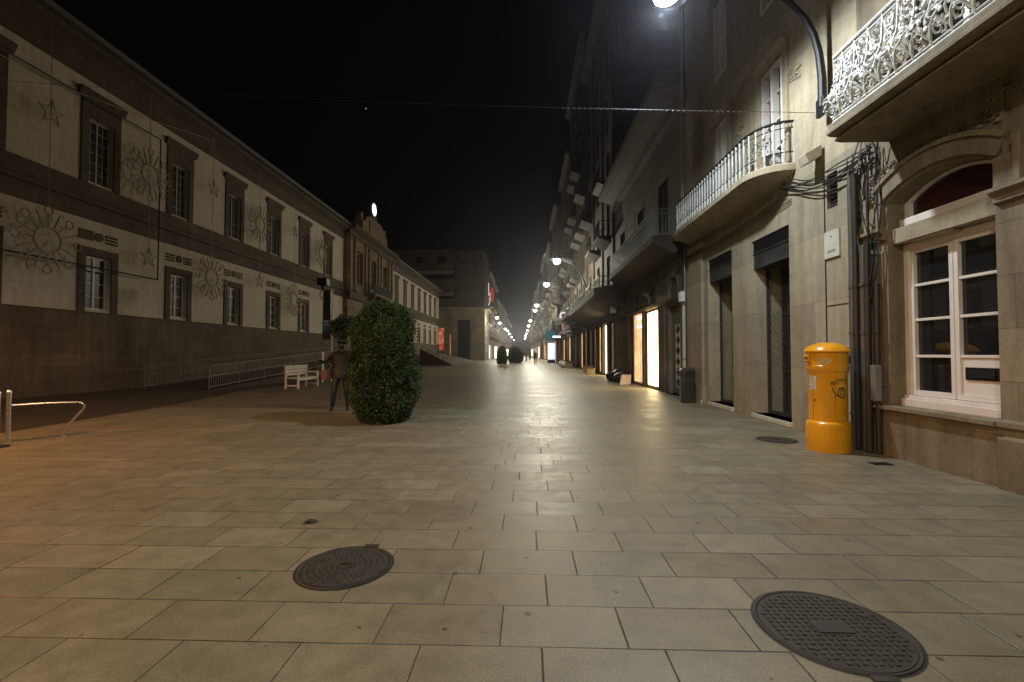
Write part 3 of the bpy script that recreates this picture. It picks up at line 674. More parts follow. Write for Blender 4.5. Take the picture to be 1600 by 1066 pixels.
window(FR, 2.22, 3.58, .12, 3.8, -.26, 1, 5, r1, frame='white_wood')
window(FR, 4.93, 6.07, 4.64, 7.55, -.26, 1, 4, r1, frame='white_wood')
# white iron balcony: pot-bellied openwork railing on a moulded slab
mb = MB()
mb.sweep(FR, [(0, 4.36), (.66, 4.36), (.74, 4.375), (.74, 4.40), (.70, 4.41), (.70, 4.43), (.80, 4.44), (.85, 4.46), (.85, 4.50), (.82, 4.53), (.82, 4.59), (0, 4.60)], -4, 6.42)
mb.build('balcony_slab', M['r1p'], r1)
bal = MB(); rnd = random.Random(11)
def bw(t):   # belly profile, t 0 bottom .. 1 top
    return .76 + .11 * math.exp(-((t - .30) / .2) ** 2) - .01 * t
def bp(u, t): return FR.p(u, 4.62 + .92 * t, bw(t))
U0, U1 = 1.6, 6.38
def side(s, t):  # along the railing: s in metres from far corner; negative = return to the wall
    if s >= 0: return bp(U1 - s, t)
    w = bw(t) + s
    return FR.p(U1 + (bw(t) - .76) * .9, 4.62 + .92 * t, max(w, 0))
def ptube(pts, r, seg=6): bal.tube([side(s, t) for s, t in pts], r, seg)
for t, r_ in ((0, .022), (.05, .014), (.93, .014), (1, .028)):
    bal.tube([bp(U0, t), bp(U1, t)], r_, 8); bal.tube([side(0, t), side(-.84, t)], r_, 8)
def scroll(s0, t0, rs, turns, dr, ph, sc=1.09):
    pts = []
    for i in range(15):
        a = ph + dr * turns * 2 * PI * i / 14; rr = rs * (1 - .8 * i / 14)
        pts.append((s0 + rr * math.cos(a), min(1, max(0, t0 + rr * math.sin(a) * sc))))
    ptube(pts, .0125, 5)
s = -.75
while s < U1 - U0:
    ph = rnd.random() * 6
    ptube([(s, 0), (s, .12), (s + .012, .3), (s, .6), (s, .85), (s, 1)], .013, 6)
    m_ = s + .115
    for t0, rs in ((.15, .085), (.36, .10), (.60, .085), (.80, .075)):
        scroll(m_, t0, rs, 1.35, 1, ph + t0 * 9); scroll(m_ + .03, t0 + .06, rs * .75, 1.2, -1, ph + 2 + t0 * 5)
    ptube([(s, .10), (s + .06, .22), (m_, .30), (s + .17, .22), (s + .23, .10)], .015)
    ptube([(s, .95), (s + .06, .72), (m_, .66), (s + .17, .72), (s + .23, .95)], .013)
    for _ in range(30):
        ss, tt = s + rnd.uniform(0, .23), rnd.uniform(.08, .9); p = side(ss, tt); q = rnd.uniform(.014, .03)
        bal.ball(p, .010, q, q * 1.1, 6, 4)
    s += .23
bal.build('balcony_railing', M['white_iron'], r1, smooth=True, label='white openwork iron railing with scrolls')

# ------------------------------------------------------------ right, beige building
r2 = thing('beige_stone_building', (5.05, 10.7, 0), 'smooth beige stone building with two shuttered doorways under a baluster balcony', 'building')
D1 = (8.85, 10.3, .1, 3.9, .74); D2 = (11.28, 12.75, .1, 3.98, .74)
mb = MB(); wall(mb, FR, 6.981, 14.45, 0, 12.5, [D1, D2, (7.47, 7.73, 3.82, 4.4, .12), (8.92, 9.78, 5.02, 7.3), (11.4, 12.15, 5.02, 7.4), (8.92, 9.78, 8.6, 10.6), (11.4, 12.15, 8.6, 10.6)], .2, 8); mb.build('wall', M['r2'], r2)
mb = MB(); mb.fbox(FR, 7.78, 7.80, .02, 4.5, .0, .012); mb.fbox(FR, 7.10, 7.78, 2.2, 2.213, .0, .008); mb.fbox(FR, 7.10, 7.12, .02, 4.5, 0, .012); mb.build('wall_joints', M['pipe_dark'], r2)
mb = MB(); mb.fbox(FR, 7.48, 7.72, 3.83, 4.39, -.1, -.06)
for i in range(8): mb.fbox(FR, 7.48, 7.72, 3.86 + i * .065, 3.88 + i * .065, -.06, -.045)
mb.build('vent_grille', M['pipe_dark'], r2)
mb = MB(); mb.fbox(FR, 13.05, 14.05, 0, 4.6, 0, .07); mb.fbox(FR, 12.98, 14.12, 0, .5, 0, .10); mb.fbox(FR, 12.98, 14.12, 4.4, 4.6, 0, .10); mb.build('pilaster', M['r2'], r2, bevel=.006)
for u0, u1, z0, z1, dp in (D1, D2):
    mb = MB(); mb.fbox(FR, u0, u1, z1 - .62, z1 - .02, -.36, -.04); mb.fbox(FR, u0, u1, z1 - .30, z1 - .26, -.04, -.02)
    hd = mb.build('shutter_box', M['shutter_grey'], r2, bevel=.01)
    mb = MB()
    for i in range(9): mb.fbox(FR, u0 + .02, u1 - .02, z1 - .28 + i * .028, z1 - .266 + i * .028, -.04, -.03)
    mb.build('vent_slats', M['iron'], hd)
    # lattice roller grille
    mb = MB(); ws = -.34; zt = z1 - .62; nX = 11; pz = .16
    du = (u1 - u0 - .08) / nX; rows = int((zt - z0) / pz)
    for i in range(-rows, nX + rows):
        for sg in (1, -1):
            a = None; pts = []
            ua = u0 + .04 + i * du if sg == 1 else u1 - .04 - i * du
            for j in range(rows + 1):
                u = ua + sg * j * du
                if u0 + .03 <= u <= u1 - .03: pts.append((u, z0 + .02 + j * pz))
            if len(pts) > 1:
                a, b_ = pts[0], pts[-1]; d = .004
                mb.prism(FR, [(a[0] - d, a[1]), (a[0] + d, a[1]), (b_[0] + d, b_[1]), (b_[0] - d, b_[1])], ws, ws + (.005 if sg > 0 else .003))
    mb.fbox(FR, u0, u0 + .04, z0, zt, ws - .02, ws + .03); mb.fbox(FR, u1 - .04, u1, z0, zt, ws - .02, ws + .03); mb.fbox(FR, u0 + .04, u1 - .04, z0, z0 + .08, ws - .01, ws + .02)
    mb.build('roller_grille', M['grille'], r2)
    mb = MB(); wd = -.68
    for a in (u0 + .02, (u0 + u1) / 2 - .03, u1 - .08): mb.fbox(FR, a, a + .06, z0, zt, wd, wd + .05)
    for z in (z0, 1.0, 1.6, 2.25, zt - .06): mb.fbox(FR, u0 + .08, u1 - .08, z, z + .045, wd, wd + .048)
    dd = mb.build('door', M['pipe_dark'], r2); mb = MB(); mb.fbox(FR, u0 + .03, u1 - .03, z0 + .02, zt, wd - .02, wd + .01); mb.build('pane', M['glass'], dd)
    mb = MB(); mb.fbox(FR, u0 - .03, u1 + .03, .004, .1, -.75, .05); mb.build('doorstep', M['marble'], r2, bevel=.01)
for u0, u1, z0, z1 in ((8.95, 9.75, 5.03, 7.28), (11.42, 12.13, 5.03, 7.38), (8.95, 9.75, 8.62, 10.58), (11.42, 12.13, 8.62, 10.58)):
    window(FR, u0, u1, z0, z1, -.12, 1, 4, r2, frame='white_wood', fw=.075, deep=.14)
mb = MB()
for (a, b_, z) in ((8.92, 9.78, 7.3), (11.4, 12.15, 7.4)):
    mb = MB(); mb.fbox(FR, a - .16, a, 5.0, z + .02, 0, .045); mb.fbox(FR, b_, b_ + .16, 5.0, z + .02, 0, .045)
    mb.sweep(FR, [(0, z + .02), (.06, z + .03), (.06, z + .16), (.14, z + .22), (.14, z + .27), (0, z + .29)], a - .18, b_ + .18); mb.build('window_surround', M['r2'], r2)
mb = MB(); rnd = random.Random(5)
for uu in (8.45, 10.6):
    mb = MB()
    for k in range(10):
        pts = []
        for i in range(10):
            a = i * .6 * rnd.choice((1, -1)) + k; rr = .10 * (1 - i / 12); pts.append(FR.p(uu + rnd.uniform(-.02, .02) + (k % 5) * .07 + rr * math.cos(a), 6.7 + (k - 5) * .03 + rr * math.sin(a), .012))
        mb.tube(pts, .016, 5)
    mb.build('carved_ornament', M['r2'], r2)
# bowed balcony slab with bellied soffit
def outline(w, ue0=8.62, ue1=14.1, rad=.62):
    pts = [(ue0, 0)]; n = 9
    for i in range(n + 1):
        a = PI / 2 * i / n; pts.append((ue0 + rad * (1 - math.cos(a)) * 1.25, w * math.sin(a)))
    for i in range(n + 1):
        a = PI / 2 * (1 - i / n); pts.append((ue1 - rad * (1 - math.cos(a)) * 1.25, w * math.sin(a)))
    pts.append((ue1, 0)); return pts
def loft(mb, levels):
    n = len(levels[0][0]); vs = []; fs = []
    for ol, z in levels: vs += [FR.p(u, z, w) for u, w in ol]
    for i in range(len(levels) - 1):
        for k in range(n):
            k2 = (k + 1) % n; fs.append((i * n + k, i * n + k2, (i + 1) * n + k2, (i + 1) * n + k))
    fs += [list(range(n))[::-1], [(len(levels) - 1) * n + k for k in range(n)]]
    mb.add(vs, fs)
mb = MB(); loft(mb, [(outline(.34, 8.84, 13.86), 4.71), (outline(.42, 8.78, 13.94), 4.73), (outline(.46, 8.74, 13.98), 4.76), (outline(.54, 8.70, 14.02), 4.775), (outline(.60, 8.64, 14.08), 4.82), (outline(.70, 8.58, 14.14), 4.86), (outline(.70, 8.58, 14.14), 4.97), (outline(.66, 8.6, 14.1), 5.0)])
mb.build('balcony_slab', M['r2'], r2, smooth=True, angle=28)
ol = outline(.60, 8.64, 14.08); path = [Vector(FR.p(u, 0, w)) for u, w in ol]
lens = [0]
for i in range(1, len(path)): lens.append(lens[-1] + (path[i] - path[i - 1]).length)
def at(s_):
    for i in range(1, len(path)):
        if lens[i] >= s_: 
            k = (s_ - lens[i - 1]) / max(1e-6, lens[i] - lens[i - 1]); return path[i - 1].lerp(path[i], k)
    return path[-1]
mb = MB(); nb = int(lens[-1] / .165)
for i in range(nb + 1):
    p = at(i * lens[-1] / nb)
    mb.lathe([(r_ * .8, z_) for r_, z_ in [(.034, 5.0), (.038, 5.03), (.022, 5.06), (.030, 5.10), (.036, 5.15), (.024, 5.20), (.02, 5.24), (.024, 5.27), (.018, 5.30), (.026, 5.40), (.028, 5.50), (.022, 5.66), (.018, 5.72), (.026, 5.74), (.026, 5.78)]], p.x, p.y, 8)
mb.build('balusters', M['baluster'], r2, smooth=True)
mb = MB()
for z, r_ in ((5.80, .028), (5.22, .012), (5.68, .010)): mb.tube([(p.x, p.y, z) for p in path], r_, 7)
mb.build('balcony_handrail', M['iron'], r2, smooth=True)
# pots of plants on the balcony
for u, h_, lab in ((9.35, .5, 'small dark potted plant behind the balusters, near the curved balcony end'), (9.0, .42, 'smaller potted plant behind the last balusters of the curved end')):
    pt = thing('potted_plant', FR.p(u, 5.0, .4), lab, 'plant'); p = FR.p(u, 5.0, .4)
    b = MB(); b.lathe([(.09, 5.0), (.13, 5.2), (.14, 5.22)], p[0], p[1], 12); b.build('pot', M['card'], pt, smooth=True)
    b = MB(); rnd = random.Random(int(u * 10))
    for k in range(60):
        a = rnd.random() * 6.28; r_ = rnd.uniform(.02, .18); z = 5.22 + rnd.random() * h_; s_ = rnd.uniform(.03, .06)
        c = Vector((p[0] + r_ * math.cos(a), p[1] + r_ * math.sin(a), z)); d1 = Vector((rnd.uniform(-1, 1), rnd.uniform(-1, 1), rnd.uniform(-.3, 1))).normalized() * s_; d2 = d1.orthogonal().normalized() * s_ * .5
        b.add([c - d1, c + d2, c + d1, c - d2], [(0, 1, 2, 3)])
    b.build('foliage', plain('pot_leaf', (.03, .07, .025), .5), pt)
# pipes at the junction of the two buildings
dp = thing('drain_pipes', (4.9, 6.85, 0), 'bundle of zinc and brown drain pipes between the yellow mailbox and the white window', 'pipes')
for x, y, r_, zt, m_ in ((4.93, 7.02, .045, 4.2, 'pipe_bundle'), (4.90, 6.90, .05, 4.1, 'pipe_dark'), (4.92, 6.785, .04, 3.0, 'pipe_bundle'), (4.90, 6.68, .048, 3.0, 'pipe_dark'), (4.95, 6.57, .035, 2.4, 'pipe_dark')):
    b = MB(); b.tube([(x, y, 0.02), (x, y, zt * .5), (x + .015, y + .01, zt)], r_, 12)
    for z in (.5, 1.7, 2.4): 
        if z < zt: b.tube([(x, y, z), (x, y, z + .04)], r_ + .008, 12)
    b.build('pipe', M[m_], dp, smooth=True)
b = MB(); rnd = random.Random(21)
b.box(4.86, 4.95, 6.5, 6.6, .75, 1.25); b.build('pipe_box', M['pipe'], dp, bevel=.008)
cb = MB()
for k in range(12):
    y = 6.55 + .05 * k; pts = []
    for i in range(9):
        q = i / 8; pts.append((4.95 - .04 * math.sin(q * 5 + k), y + .06 * math.sin(q * 6 + k * 1.7) - .1 * q * (k % 3), 2.2 + 2.2 * q))
    cb.tube(pts, rnd.uniform(.006, .014), 5)
for k in range(6):
    pts = []
    for i in range(12):
        q = i / 11; pts.append((4.97 - .02 * k % .05, 6.6 + 2.3 * q, 4.22 + .05 * k + .35 * q - .22 * math.sin(q * PI) + .04 * math.sin(q * 9 + k)))
    cb.tube(pts, .010, 5)
for k in range(3):
    pts = []
    for i in range(12):
        q = i / 11; pts.append((4.96, 8.7 + 5.7 * q, 4.35 + .05 * k - .12 * math.sin(q * PI)))
    cb.tube(pts, .010, 5)
for k in range(3): cb.tube([(4.96, 6.75 + k * .05, 4.6), (4.9, 6.6 + .2 * k, 4.15), (4.95, 7.1 - .1 * k, 3.75), (4.98, 6.62, 3.2 - .2 * k)], .010, 5)
tag(cb.build('cable_tangle', M['cable']), 'tangle of black cables over the drain pipes and along the beige wall', 'cables')
b = MB(); b.prism(Fr(0, 7.88, 1, 0, 0, -1), [(4.72, 4.80), (5.0, 4.96), (5.0, 4.76), (4.78, 4.64)], -.12, .12)
tag(b.build('wall_floodlight', M['box_beige'], bevel=.01), 'unlit beige box fixed to the beige wall under the curved balcony end', 'wall box')
pl = thing('street_plaque', FR.p(7.6, 2.98, 0), 'pale marble street plaque on the beige wall above the mailbox', 'plaque')
b = MB(); b.fbox(FR, 7.42, 7.78, 2.99, 3.44, 0, .03); b.build('plate', M['marble'], pl, bevel=.004)
b = MB()
for a, c_, z in ((7.62, 7.56, 3.32), (7.70, 7.50, 3.08)):
    n = int((a - c_) / .018)
    for i in range(n): b.fbox(FR, a - i * .018 - .010, a - i * .018, z, z + (.035 if i % 3 else .045), .03, .032)
b.build('lettering', M['ink'], pl)
# pale downpipe at the far end of the beige building
d2 = thing('pale_downpipe', (4.93, 14.35, 0), 'tall cream downpipe beside the rubbish bin, running up to the roof', 'pipe')
b = MB(); b.tube([(4.93, 14.35, 0), (4.93, 14.35, 12.4)], .055, 12); b.build('pipe', M['pipe_pale'], d2, smooth=True)
b = MB()
for z in (1.2, 2.9, 6.2, 8.9): b.tube([(4.93, 14.35, z), (4.93, 14.35, z + .06)], .066, 12)
b.build('pipe_clamp', M['pipe'], d2)
b = MB(); b.tube([(4.9, 14.3, 5.2), (4.86, 14.25, 4.6), (4.9, 14.32, 4.0), (4.88, 14.28, 3.4)], .045, 7); b.build('cable_bundle', M['cable'], d2)
b = MB(); b.box(4.76, 4.90, 14.15, 14.35, 3.02, 3.32); tag(b.build('junction_box', M['white_iron'], bevel=.01), 'small white junction box on the cream downpipe above the rubbish bin', 'box')
b = MB(); b.prism(Fr(0, 14.3, 1, 0, 0, -1), [(4.60, 5.12), (4.80, 5.3), (4.92, 5.14), (4.72, 4.94)], -.1, .12); tag(b.build('floodlight', plain('yellowed_box', (.62, .58, .26), .5), bevel=.01), 'tilted yellowish box lamp fixed on the pipe at the end of the baluster balcony', 'wall box')
b = MB(); b.box(4.98, 5.3, 11.05, 11.12, .004, .10); b.v = []; b.f = []; b.mi = []
b.lathe([(.028, .004), (.038, .09), (.04, .095)], 4.92, 12.95, 12); tag(b.build('paper_cup', M['paper'], smooth=True), 'small white paper cup on the ground left of the narrower shuttered doorway', 'cup')

# ------------------------------------------------------------ right, third building (grey, lit shop)
r3 = thing('grey_shop_building', (5.05, 20, 0), 'dark grey building with a glowing shop window and a diamond patterned door', 'building')
o3 = [(15.05, 16.35, 0, 3.05, .25), (17.6, 19.2, .06, 3.15, .5), (20.0, 21.6, .06, 3.25, .5), (15.2, 16.3, 3.35, 4.05, .15), (17.75, 18.9, 3.4, 4.1, .15), (20.2, 21.4, 3.45, 4.15, .15),
      (16.2, 17.4, 5.3, 7.7), (19.4, 20.6, 5.3, 7.7), (23.2, 24.4, 5.3, 7.7), (23.0, 25.4, .06, 3.4, 1.2)]
mb = MB(); wall(mb, FR, 14.451, 26, 0, 10.0, o3, .3, 8); mb.build('wall', M['r3'], r3)
mb = MB(); mb.sweep(FR, [(0, 9.4), (.15, 9.5), (.15, 9.9), (.6, 10.05), (.9, 10.1), (.9, 10.4), (0, 10.5)], 14.4, 26); mb.build('cornice', M['r3'], r3)
mb = MB(); mb.sweep(FR, [(0, 3.16), (.1, 3.2), (.16, 3.28), (0, 3.3)], 14.5, 22.2)
for u in (14.75, 16.75, 19.6, 22.2): mb.fbox(FR, u - .14, u + .14, 0, 3.15, 0, .06)
for (u0, u1, z0, z1) in ((15.2, 16.3, 3.35, 4.05), (17.75, 18.9, 3.4, 4.1), (20.2, 21.4, 3.45, 4.15)):
    c = (u0 + u1) / 2; h_ = (u1 - u0) / 2
    arch = [(c + h_ * math.cos(PI * i / 14), z0 + .14 + (z1 - z0 - .14) * math.sin(PI * i / 14)) for i in range(15)]
    mb.prism(FR, [(u1, z1 + .01)] + arch + [(u0, z1 + .01)], -.12, .02)
mb.build('shopfront_stonework', M['r3'], r3)
mb = MB()
for (u0, u1, z0, z1) in ((15.2, 16.3, 3.35, 4.05), (17.75, 18.9, 3.4, 4.1), (20.2, 21.4, 3.45, 4.15)): mb.fbox(FR, u0, u1, z0, z1, -.14, -.10)
mb.build('arched_transoms', plain('green_glass', (.07, .10, .085), .25), r3)
mb = MB(); mb.fbox(FR, 15.07, 16.33, .02, 3.0, -.22, -.15)
dr = mb.build('door', plain('grey_door_paint', (.16, .16, .14), .5), r3, label='grey door with a column of dark diamonds')
mb = MB(); mb.fbox(FR, 15.42, 15.92, .25, 2.4, -.15, -.13); mb.build('door_panel', M['white_iron'], dr)
mb = MB()
for i in range(6):
    z = .42 + i * .36; mb.prism(FR, [(15.67, z - .17), (15.86, z), (15.67, z + .17), (15.48, z)], -.13, -.12)
mb.build('diamond_pattern', M['iron'], dr)
def litwin(F, o, g, parent, mull=(), frame='iron', name='shop_window', label=None, dep=.35):
    u0, u1, z0, z1 = o[:4]; mb = MB()
    for a in (u0, u1 - .06, *mull): mb.fbox(F, a, a + .06, z0, z1, -dep, -dep + .06)
    mb.fbox(F, u0 + .06, u1 - .06, z0, z0 + .07, -dep, -dep + .058); mb.fbox(F, u0 + .06, u1 - .06, z1 - .07, z1, -dep, -dep + .058)
    w = mb.build(name, M[frame], parent, label=label); mb = MB(); mb.fbox(F, u0 + .02, u1 - .02, z0 + .02, z1 - .02, -dep - .03, -dep + .02); mb.build('lit_interior', M[g], w)
    return w
litwin(FR, (17.6, 19.2, .06, 3.15), 'glow_hot', r3, (), 'white_wood', label='blazing pale yellow shop window', dep=.08)
w = litwin(FR, (20.0, 21.6, .06, 3.25), 'glow_warm', r3, (), 'white_wood', label='orange lit shop window with two white lamps inside', dep=.08)
mb = MB()
for z in (2.55, 2.95): mb.fbox(FR, 20.25, 21.0, z, z + .12, -.058, -.035)
mb.build('ceiling_light', M['tube_white'], w)
litwin(FR, (23.0, 25.4, .06, 3.4), 'glow_dim', r3, (24.2,), 'pipe_dark', dep=1.0)
for u0, u1, z0, z1 in [q[:4] for q in o3[6:9]]: window(FR, u0 + .02, u1 - .02, z0 + .02, z1 - .02, -.2, 2, 5, r3, frame='grey_wood')
mb = MB(); mb.sweep(FR, [(0, 4.55), (.4, 4.7), (.95, 5.02), (.95, 5.22), (0, 5.25)], 14.75, 22.5); mb.build('balcony_slab', M['dark_stone'], r3)
mb = MB()
n = 70
for i in range(n + 1):
    u = 14.8 + 7.65 * i / n; mb.fbox(FR, u - .008, u + .008, 5.22, 6.1, .88, .90)
for i in range(8):
    w_ = .88 - i * .12; mb.fbox(FR, 14.79, 14.81, 5.22, 6.1, w_ - .008, w_ + .008)
for z in (5.3, 5.95, 6.1): mb.tube([FR.p(22.5, z, .89), FR.p(14.8, z, .89), FR.p(14.8, z, 0)], .016, 6)
for i in range(16):
    u = 14.95 + i * .48; mb.tube([FR.p(u + .1 * math.cos(a * PI / 6), 5.62 + .2 * math.sin(a * PI / 6), .89) for a in range(12)], .008, 5, closed=True)
mb.build('balcony_railing', plain('grey_iron', (.16, .17, .16), .5, .3), r3)
mb = MB()
for (x0, y0, z0) in ((14.9, 0, 6.1), (17.6, 0, 6.1)):   # drying rack of tubes above the railing
    for z in (6.45, 6.9): mb.tube([FR.p(x0, z, .85), FR.p(x0 + 1.4, z, .85)], .012, 5)
    for u in (x0, x0 + 1.4): mb.tube([FR.p(u, 6.05, .85), FR.p(u, 6.9, .85)], .014, 5)
mb.build('awning_frame', M['pipe'], r3)

# ------------------------------------------------------------ generic street buildings further on
def street_building(X, side, u0, u1, h, mat, label, shops, name='street_building', balc=(1, 2, 3), gh=4.6, fl=3.3, bay=None):
    F = Fr(X, 0, 0, 1, -side, 0)
    t = thing(name, (X, (u0 + u1) / 2, 0), label, 'building')
    n = max(2, int((u1 - u0) / 3.0)); step = (u1 - u0) / n; ops = []; wins = []
    floors = int((h - gh - .6) / fl)
    for f in range(floors):
        for k in range(n):
            c = u0 + step * (k + .5); z0 = gh + .5 + f * fl; wins.append((c - .55, c + .55, z0, z0 + 2.25, f))
    sops = []
    for k, g in enumerate(shops):
        s_ = (u1 - u0) / len(shops); sops.append((u0 + s_ * k + .35, u0 + s_ * (k + 1) - .35, .05, 3.3, .4, g))
    mb = MB(); wall(mb, F, u0, u1 - .001, 0, h, [w_[:4] for w_ in wins] + [s_[:5] for s_ in sops], .22, 9); mb.build('wall', M[mat], t)
    mb = MB(); mb.sweep(F, [(0, h - .7), (.12, h - .6), (.12, h - .2), (.55, h), (.55, h + .25), (0, h + .3)], u0, u1)
    mb.build('cornice', M[mat], t)
    mb = MB(); mb.sweep(F, [(0, gh - .35), (.12, gh - .3), (.2, gh - .1), (.2, gh), (0, gh + .02)], u0, u1); mb.build('string_course', M[mat], t)
    for k in range(n + 1):
        mb = MB(); u = min(max(u0 + step * k, u0 + .2), u1 - .2); mb.fbox(F, u - .18, u + .18, gh + .03, h - .72, 0, .10); mb.build('pilaster', M[mat], t)
    for a, b_, c, d, f in wins:
        if u0 < 90: window(F, a + .02, b_ - .02, c + .02, d - .02, -.18, 1, 3, t, frame='dim_frame', fw=.07)
        else:
            mb = MB(); mb.fbox(F, a + .02, b_ - .02, c + .02, d - .02, -.18, -.14); mb.build('window', M['glass'], t)
    for f in balc:
        if f - 1 < floors:
            z = gh + .35 + (f - 1) * fl
            for k in range(n):
                if (k + f + int(u0)) % 3 == 0 and f != 1: continue
                c = u0 + step * (k + .5); mb = MB(); mb.sweep(F, [(0, z - .3), (.3, z - .2), (.8, z), (.8, z + .12), (0, z + .13)], c - 1.05, c + 1.05)
                bs = mb.build('balcony', M[mat], t)
                mb = MB()
                for i in range(15): 
                    u = c - 1.0 + i * 2.0 / 14; mb.fbox(F, u - .012, u + .012, z + .12, z + 1.0, .73, .755)
                for s_ in (-1, 1):
                    for i in range(5): mb.fbox(F, c + s_ - .012, c + s_ + .012, z + .12, z + 1.0, .1 + i * .15, .12 + i * .15)
                    mb.fbox(F, c + s_ - .02, c + s_ + .02, z + 1.0, z + 1.04, .0, .76)
                mb.fbox(F, c - 1, c + 1, z + 1.0, z + 1.04, .72, .765); mb.build('railing', M['iron'], bs)
    for a, b_, c, d, dep, g in sops:
        if g: litwin(F, (a, b_, c, d), g, t, ((a + b_) / 2,), 'pipe_dark', dep=.2)
        else:
            mb = MB(); mb.fbox(F, a, b_, c, d, -.25, -.2)
            for i in range(24): mb.fbox(F, a, b_, c + .02 + i * .135, c + .10 + i * .135, -.2, -.185)
            mb.build('roller_shutter', M['shutter_grey'], t)
    return t
R4 = street_building(5.05, 1, 26, 37.5, 24, 'f3', 'tall dark brown building with a long canopy over orange lit doorways', ['glow_dim', 'glow_hot', 'glow_amber', 'glow_dim', 'glow_dim'])
R5 = street_building(5.0, 1, 37.5, 51, 28, 'f1', 'tallest building on the right behind the second street lamp, with warm shop columns', ['glow_dim', 'glow_warm', None, 'glow_dim', None], balc=(1, 2, 3, 4, 5))
street_building(5.0, 1, 51, 63, 24, 'f2', 'pale building on the right above the pink and black blade signs', ['glow_amber', None, 'glow_warm'])
street_building(4.4, 1, 63, 76, 22, 'f0', 'building on the right with a white glowing shop under a teal sign', [None, 'glow_white', 'glow_hot'])
street_building(4.2, 1, 76, 92, 20, 'f4', 'building on the right beyond the teal sign with amber windows', ['glow_amber', None, 'glow_hot'])
street_building(3.9, 1, 92, 110, 21, 'f2', 'far narrow facade on the right after the amber windows', ['glow_warm', None])
street_building(3.5, 1, 110, 135, 19, 'f1', 'far right facade behind the tiny row of lamps', [None, 'glow_hot'])
street_building(3.1, 1, 135, 170, 20, 'f0', 'very far right facade near the horizon', ['glow_warm', 'glow_white'])
street_building(2.7, 1, 170, 260, 18, 'f4', 'last facade at the end of the right row', ['glow_white', 'glow_hot', 'glow_warm'])
street_building(-8.05, -1, 98, 112, 19, 'f4', 'first facade past the far corner block, with a small lit shop', ['glow_white', None], gh=4.6)
street_building(-8.3, -1, 112, 130, 19, 'f1', 'second facade past the far corner block', [None, 'glow_hot'])
street_building(-8.5, -1, 130, 155, 17, 'f2', 'third facade past the far corner block', ['glow_warm', None])
street_building(-8.6, -1, 155, 200, 18, 'f0', 'very far left facade near the horizon', [None, 'glow_white'])
street_building(-8.8, -1, 200, 280, 17, 'f3', 'last facade at the end of the left row', ['glow_hot', None, 'glow_white'])
# canopy and awnings under the right hand facades
cn = thing('long_canopy', (4.4, 32, 0), 'long dark canopy jutting over the orange lit doorways on the right', 'canopy')
mb = MB(); mb.sweep(FR, [(0, 3.75), (1.2, 4.15), (1.6, 4.35), (1.6, 4.75), (0, 5.0)], 23.2, 36.8); mb.build('canopy_body', M['awning'], cn)
mb = MB(); mb.fbox(FR, 36.8, 46, 4.55, 4.75, .0, 1.6); mb.fbox(FR, 36.8, 46, 4.75, 4.83, 1.5, 1.62); mb.build('canopy_edge', M['f2'], cn, label='pale stone edge at the canopy far end')
for (a, b_, z, w_, n_) in ((37.5, 43, 3.7, 1.5, 'dark awning nearest the pale canopy edge'), (43.6, 50, 3.6, 1.5, 'black awning beside the pink blade sign'), (63, 70, 3.5, 1.3, 'dark awning of the shop under the teal sign')):
    aw = thing('awning', FR.p((a + b_) / 2, 0, .5), n_, 'awning', 'shop awnings on the right'); mb = MB()
    mb.sweep(FR, [(0, z + .5), (w_, z), (w_, z - .25), (w_ - .03, z - .25), (w_ - .04, z - .02), (0, z + .46)], a, b_); mb.build('fabric', M['awning2'], aw)
    mb = MB()
    for u in (a + .1, b_ - .1): mb.tube([FR.p(u, z - .3, 0), FR.p(u, z - .03, w_ - .05)], .02, 6)
    mb.build('awning_arm', M['pipe'], aw)
# blade signs
def sign(name, y, x0, x1, z0, z1, mat, label, th=.12, parts=None):
    t = thing(name, (x1, y, 0), label, 'sign'); b = MB(); b.box(x0, x1, y, y + th, z0, z1); b.build('sign_panel', M[mat], t, bevel=.01)
    b = MB(); b.tube([(x1 - .02, y + th / 2, z1 - .1), (x1 + .35, y + th / 2, z1 - .1)], .02, 6); b.build('bracket', M['iron'], t)
    return t
def text(body, size, loc, rot, mat, parent, name='lettering', ext=.008):
    cu = bpy.data.curves.new(name, 'FONT'); cu.body = body; cu.size = size; cu.extrude = ext; cu.align_x = 'CENTER'; cu.align_y = 'CENTER'; cu.resolution_u = 3
    o = bpy.data.objects.new(name, cu); COL.objects.link(o); bpy.context.view_layer.update()
    me = bpy.data.meshes.new_from_object(o); bpy.data.objects.remove(o)
    q = bpy.data.objects.new(name, me); COL.objects.link(q); me.materials.clear(); me.materials.append(mat)
    q.parent = parent; ro = rootloc(parent); q.location = (loc[0] - ro.x, loc[1] - ro.y, loc[2] - ro.z); q.rotation_euler = rot
    return q
sc_ = sign('blade_sign', 49.5, 3.75, 4.95, 4.9, 6.15, 'signblack', 'black blade sign with a white ring shaped letter C')
b = MB(); b.prism(Fr(0, 49.5, 1, 0, 0, -1), [(4.05 + .42 * math.cos(a), 5.5 + .42 * math.sin(a)) for a in [R(40 + i * 280 / 20) for i in range(21)]] + [(4.05 + .24 * math.cos(a), 5.5 + .24 * math.sin(a)) for a in [R(40 + (20 - i) * 280 / 20) for i in range(21)]], .01, .03)
b.build('letter_ring', M['neon_white'], sc_)
sp = sign('blade_sign', 50.2, 3.95, 4.95, 3.5, 4.75, 'pink', 'pink blade sign below the black one with the white ring')
b = MB()
for z in (3.75, 4.1, 4.4): b.box(4.1, 4.8, 50.18, 50.2, z, z + .12)
b.build('sign_lines', M['white_iron'], sp)
s2 = sign('blade_sign', 60, 4.0, 4.95, 3.6, 5.3, 'signblack', 'narrow dark blade sign behind the pink one')
s3 = sign('blade_sign', 24.3, 4.35, 4.9, 3.35, 4.6, 'f1', 'stone grey upright sign under the long canopy')
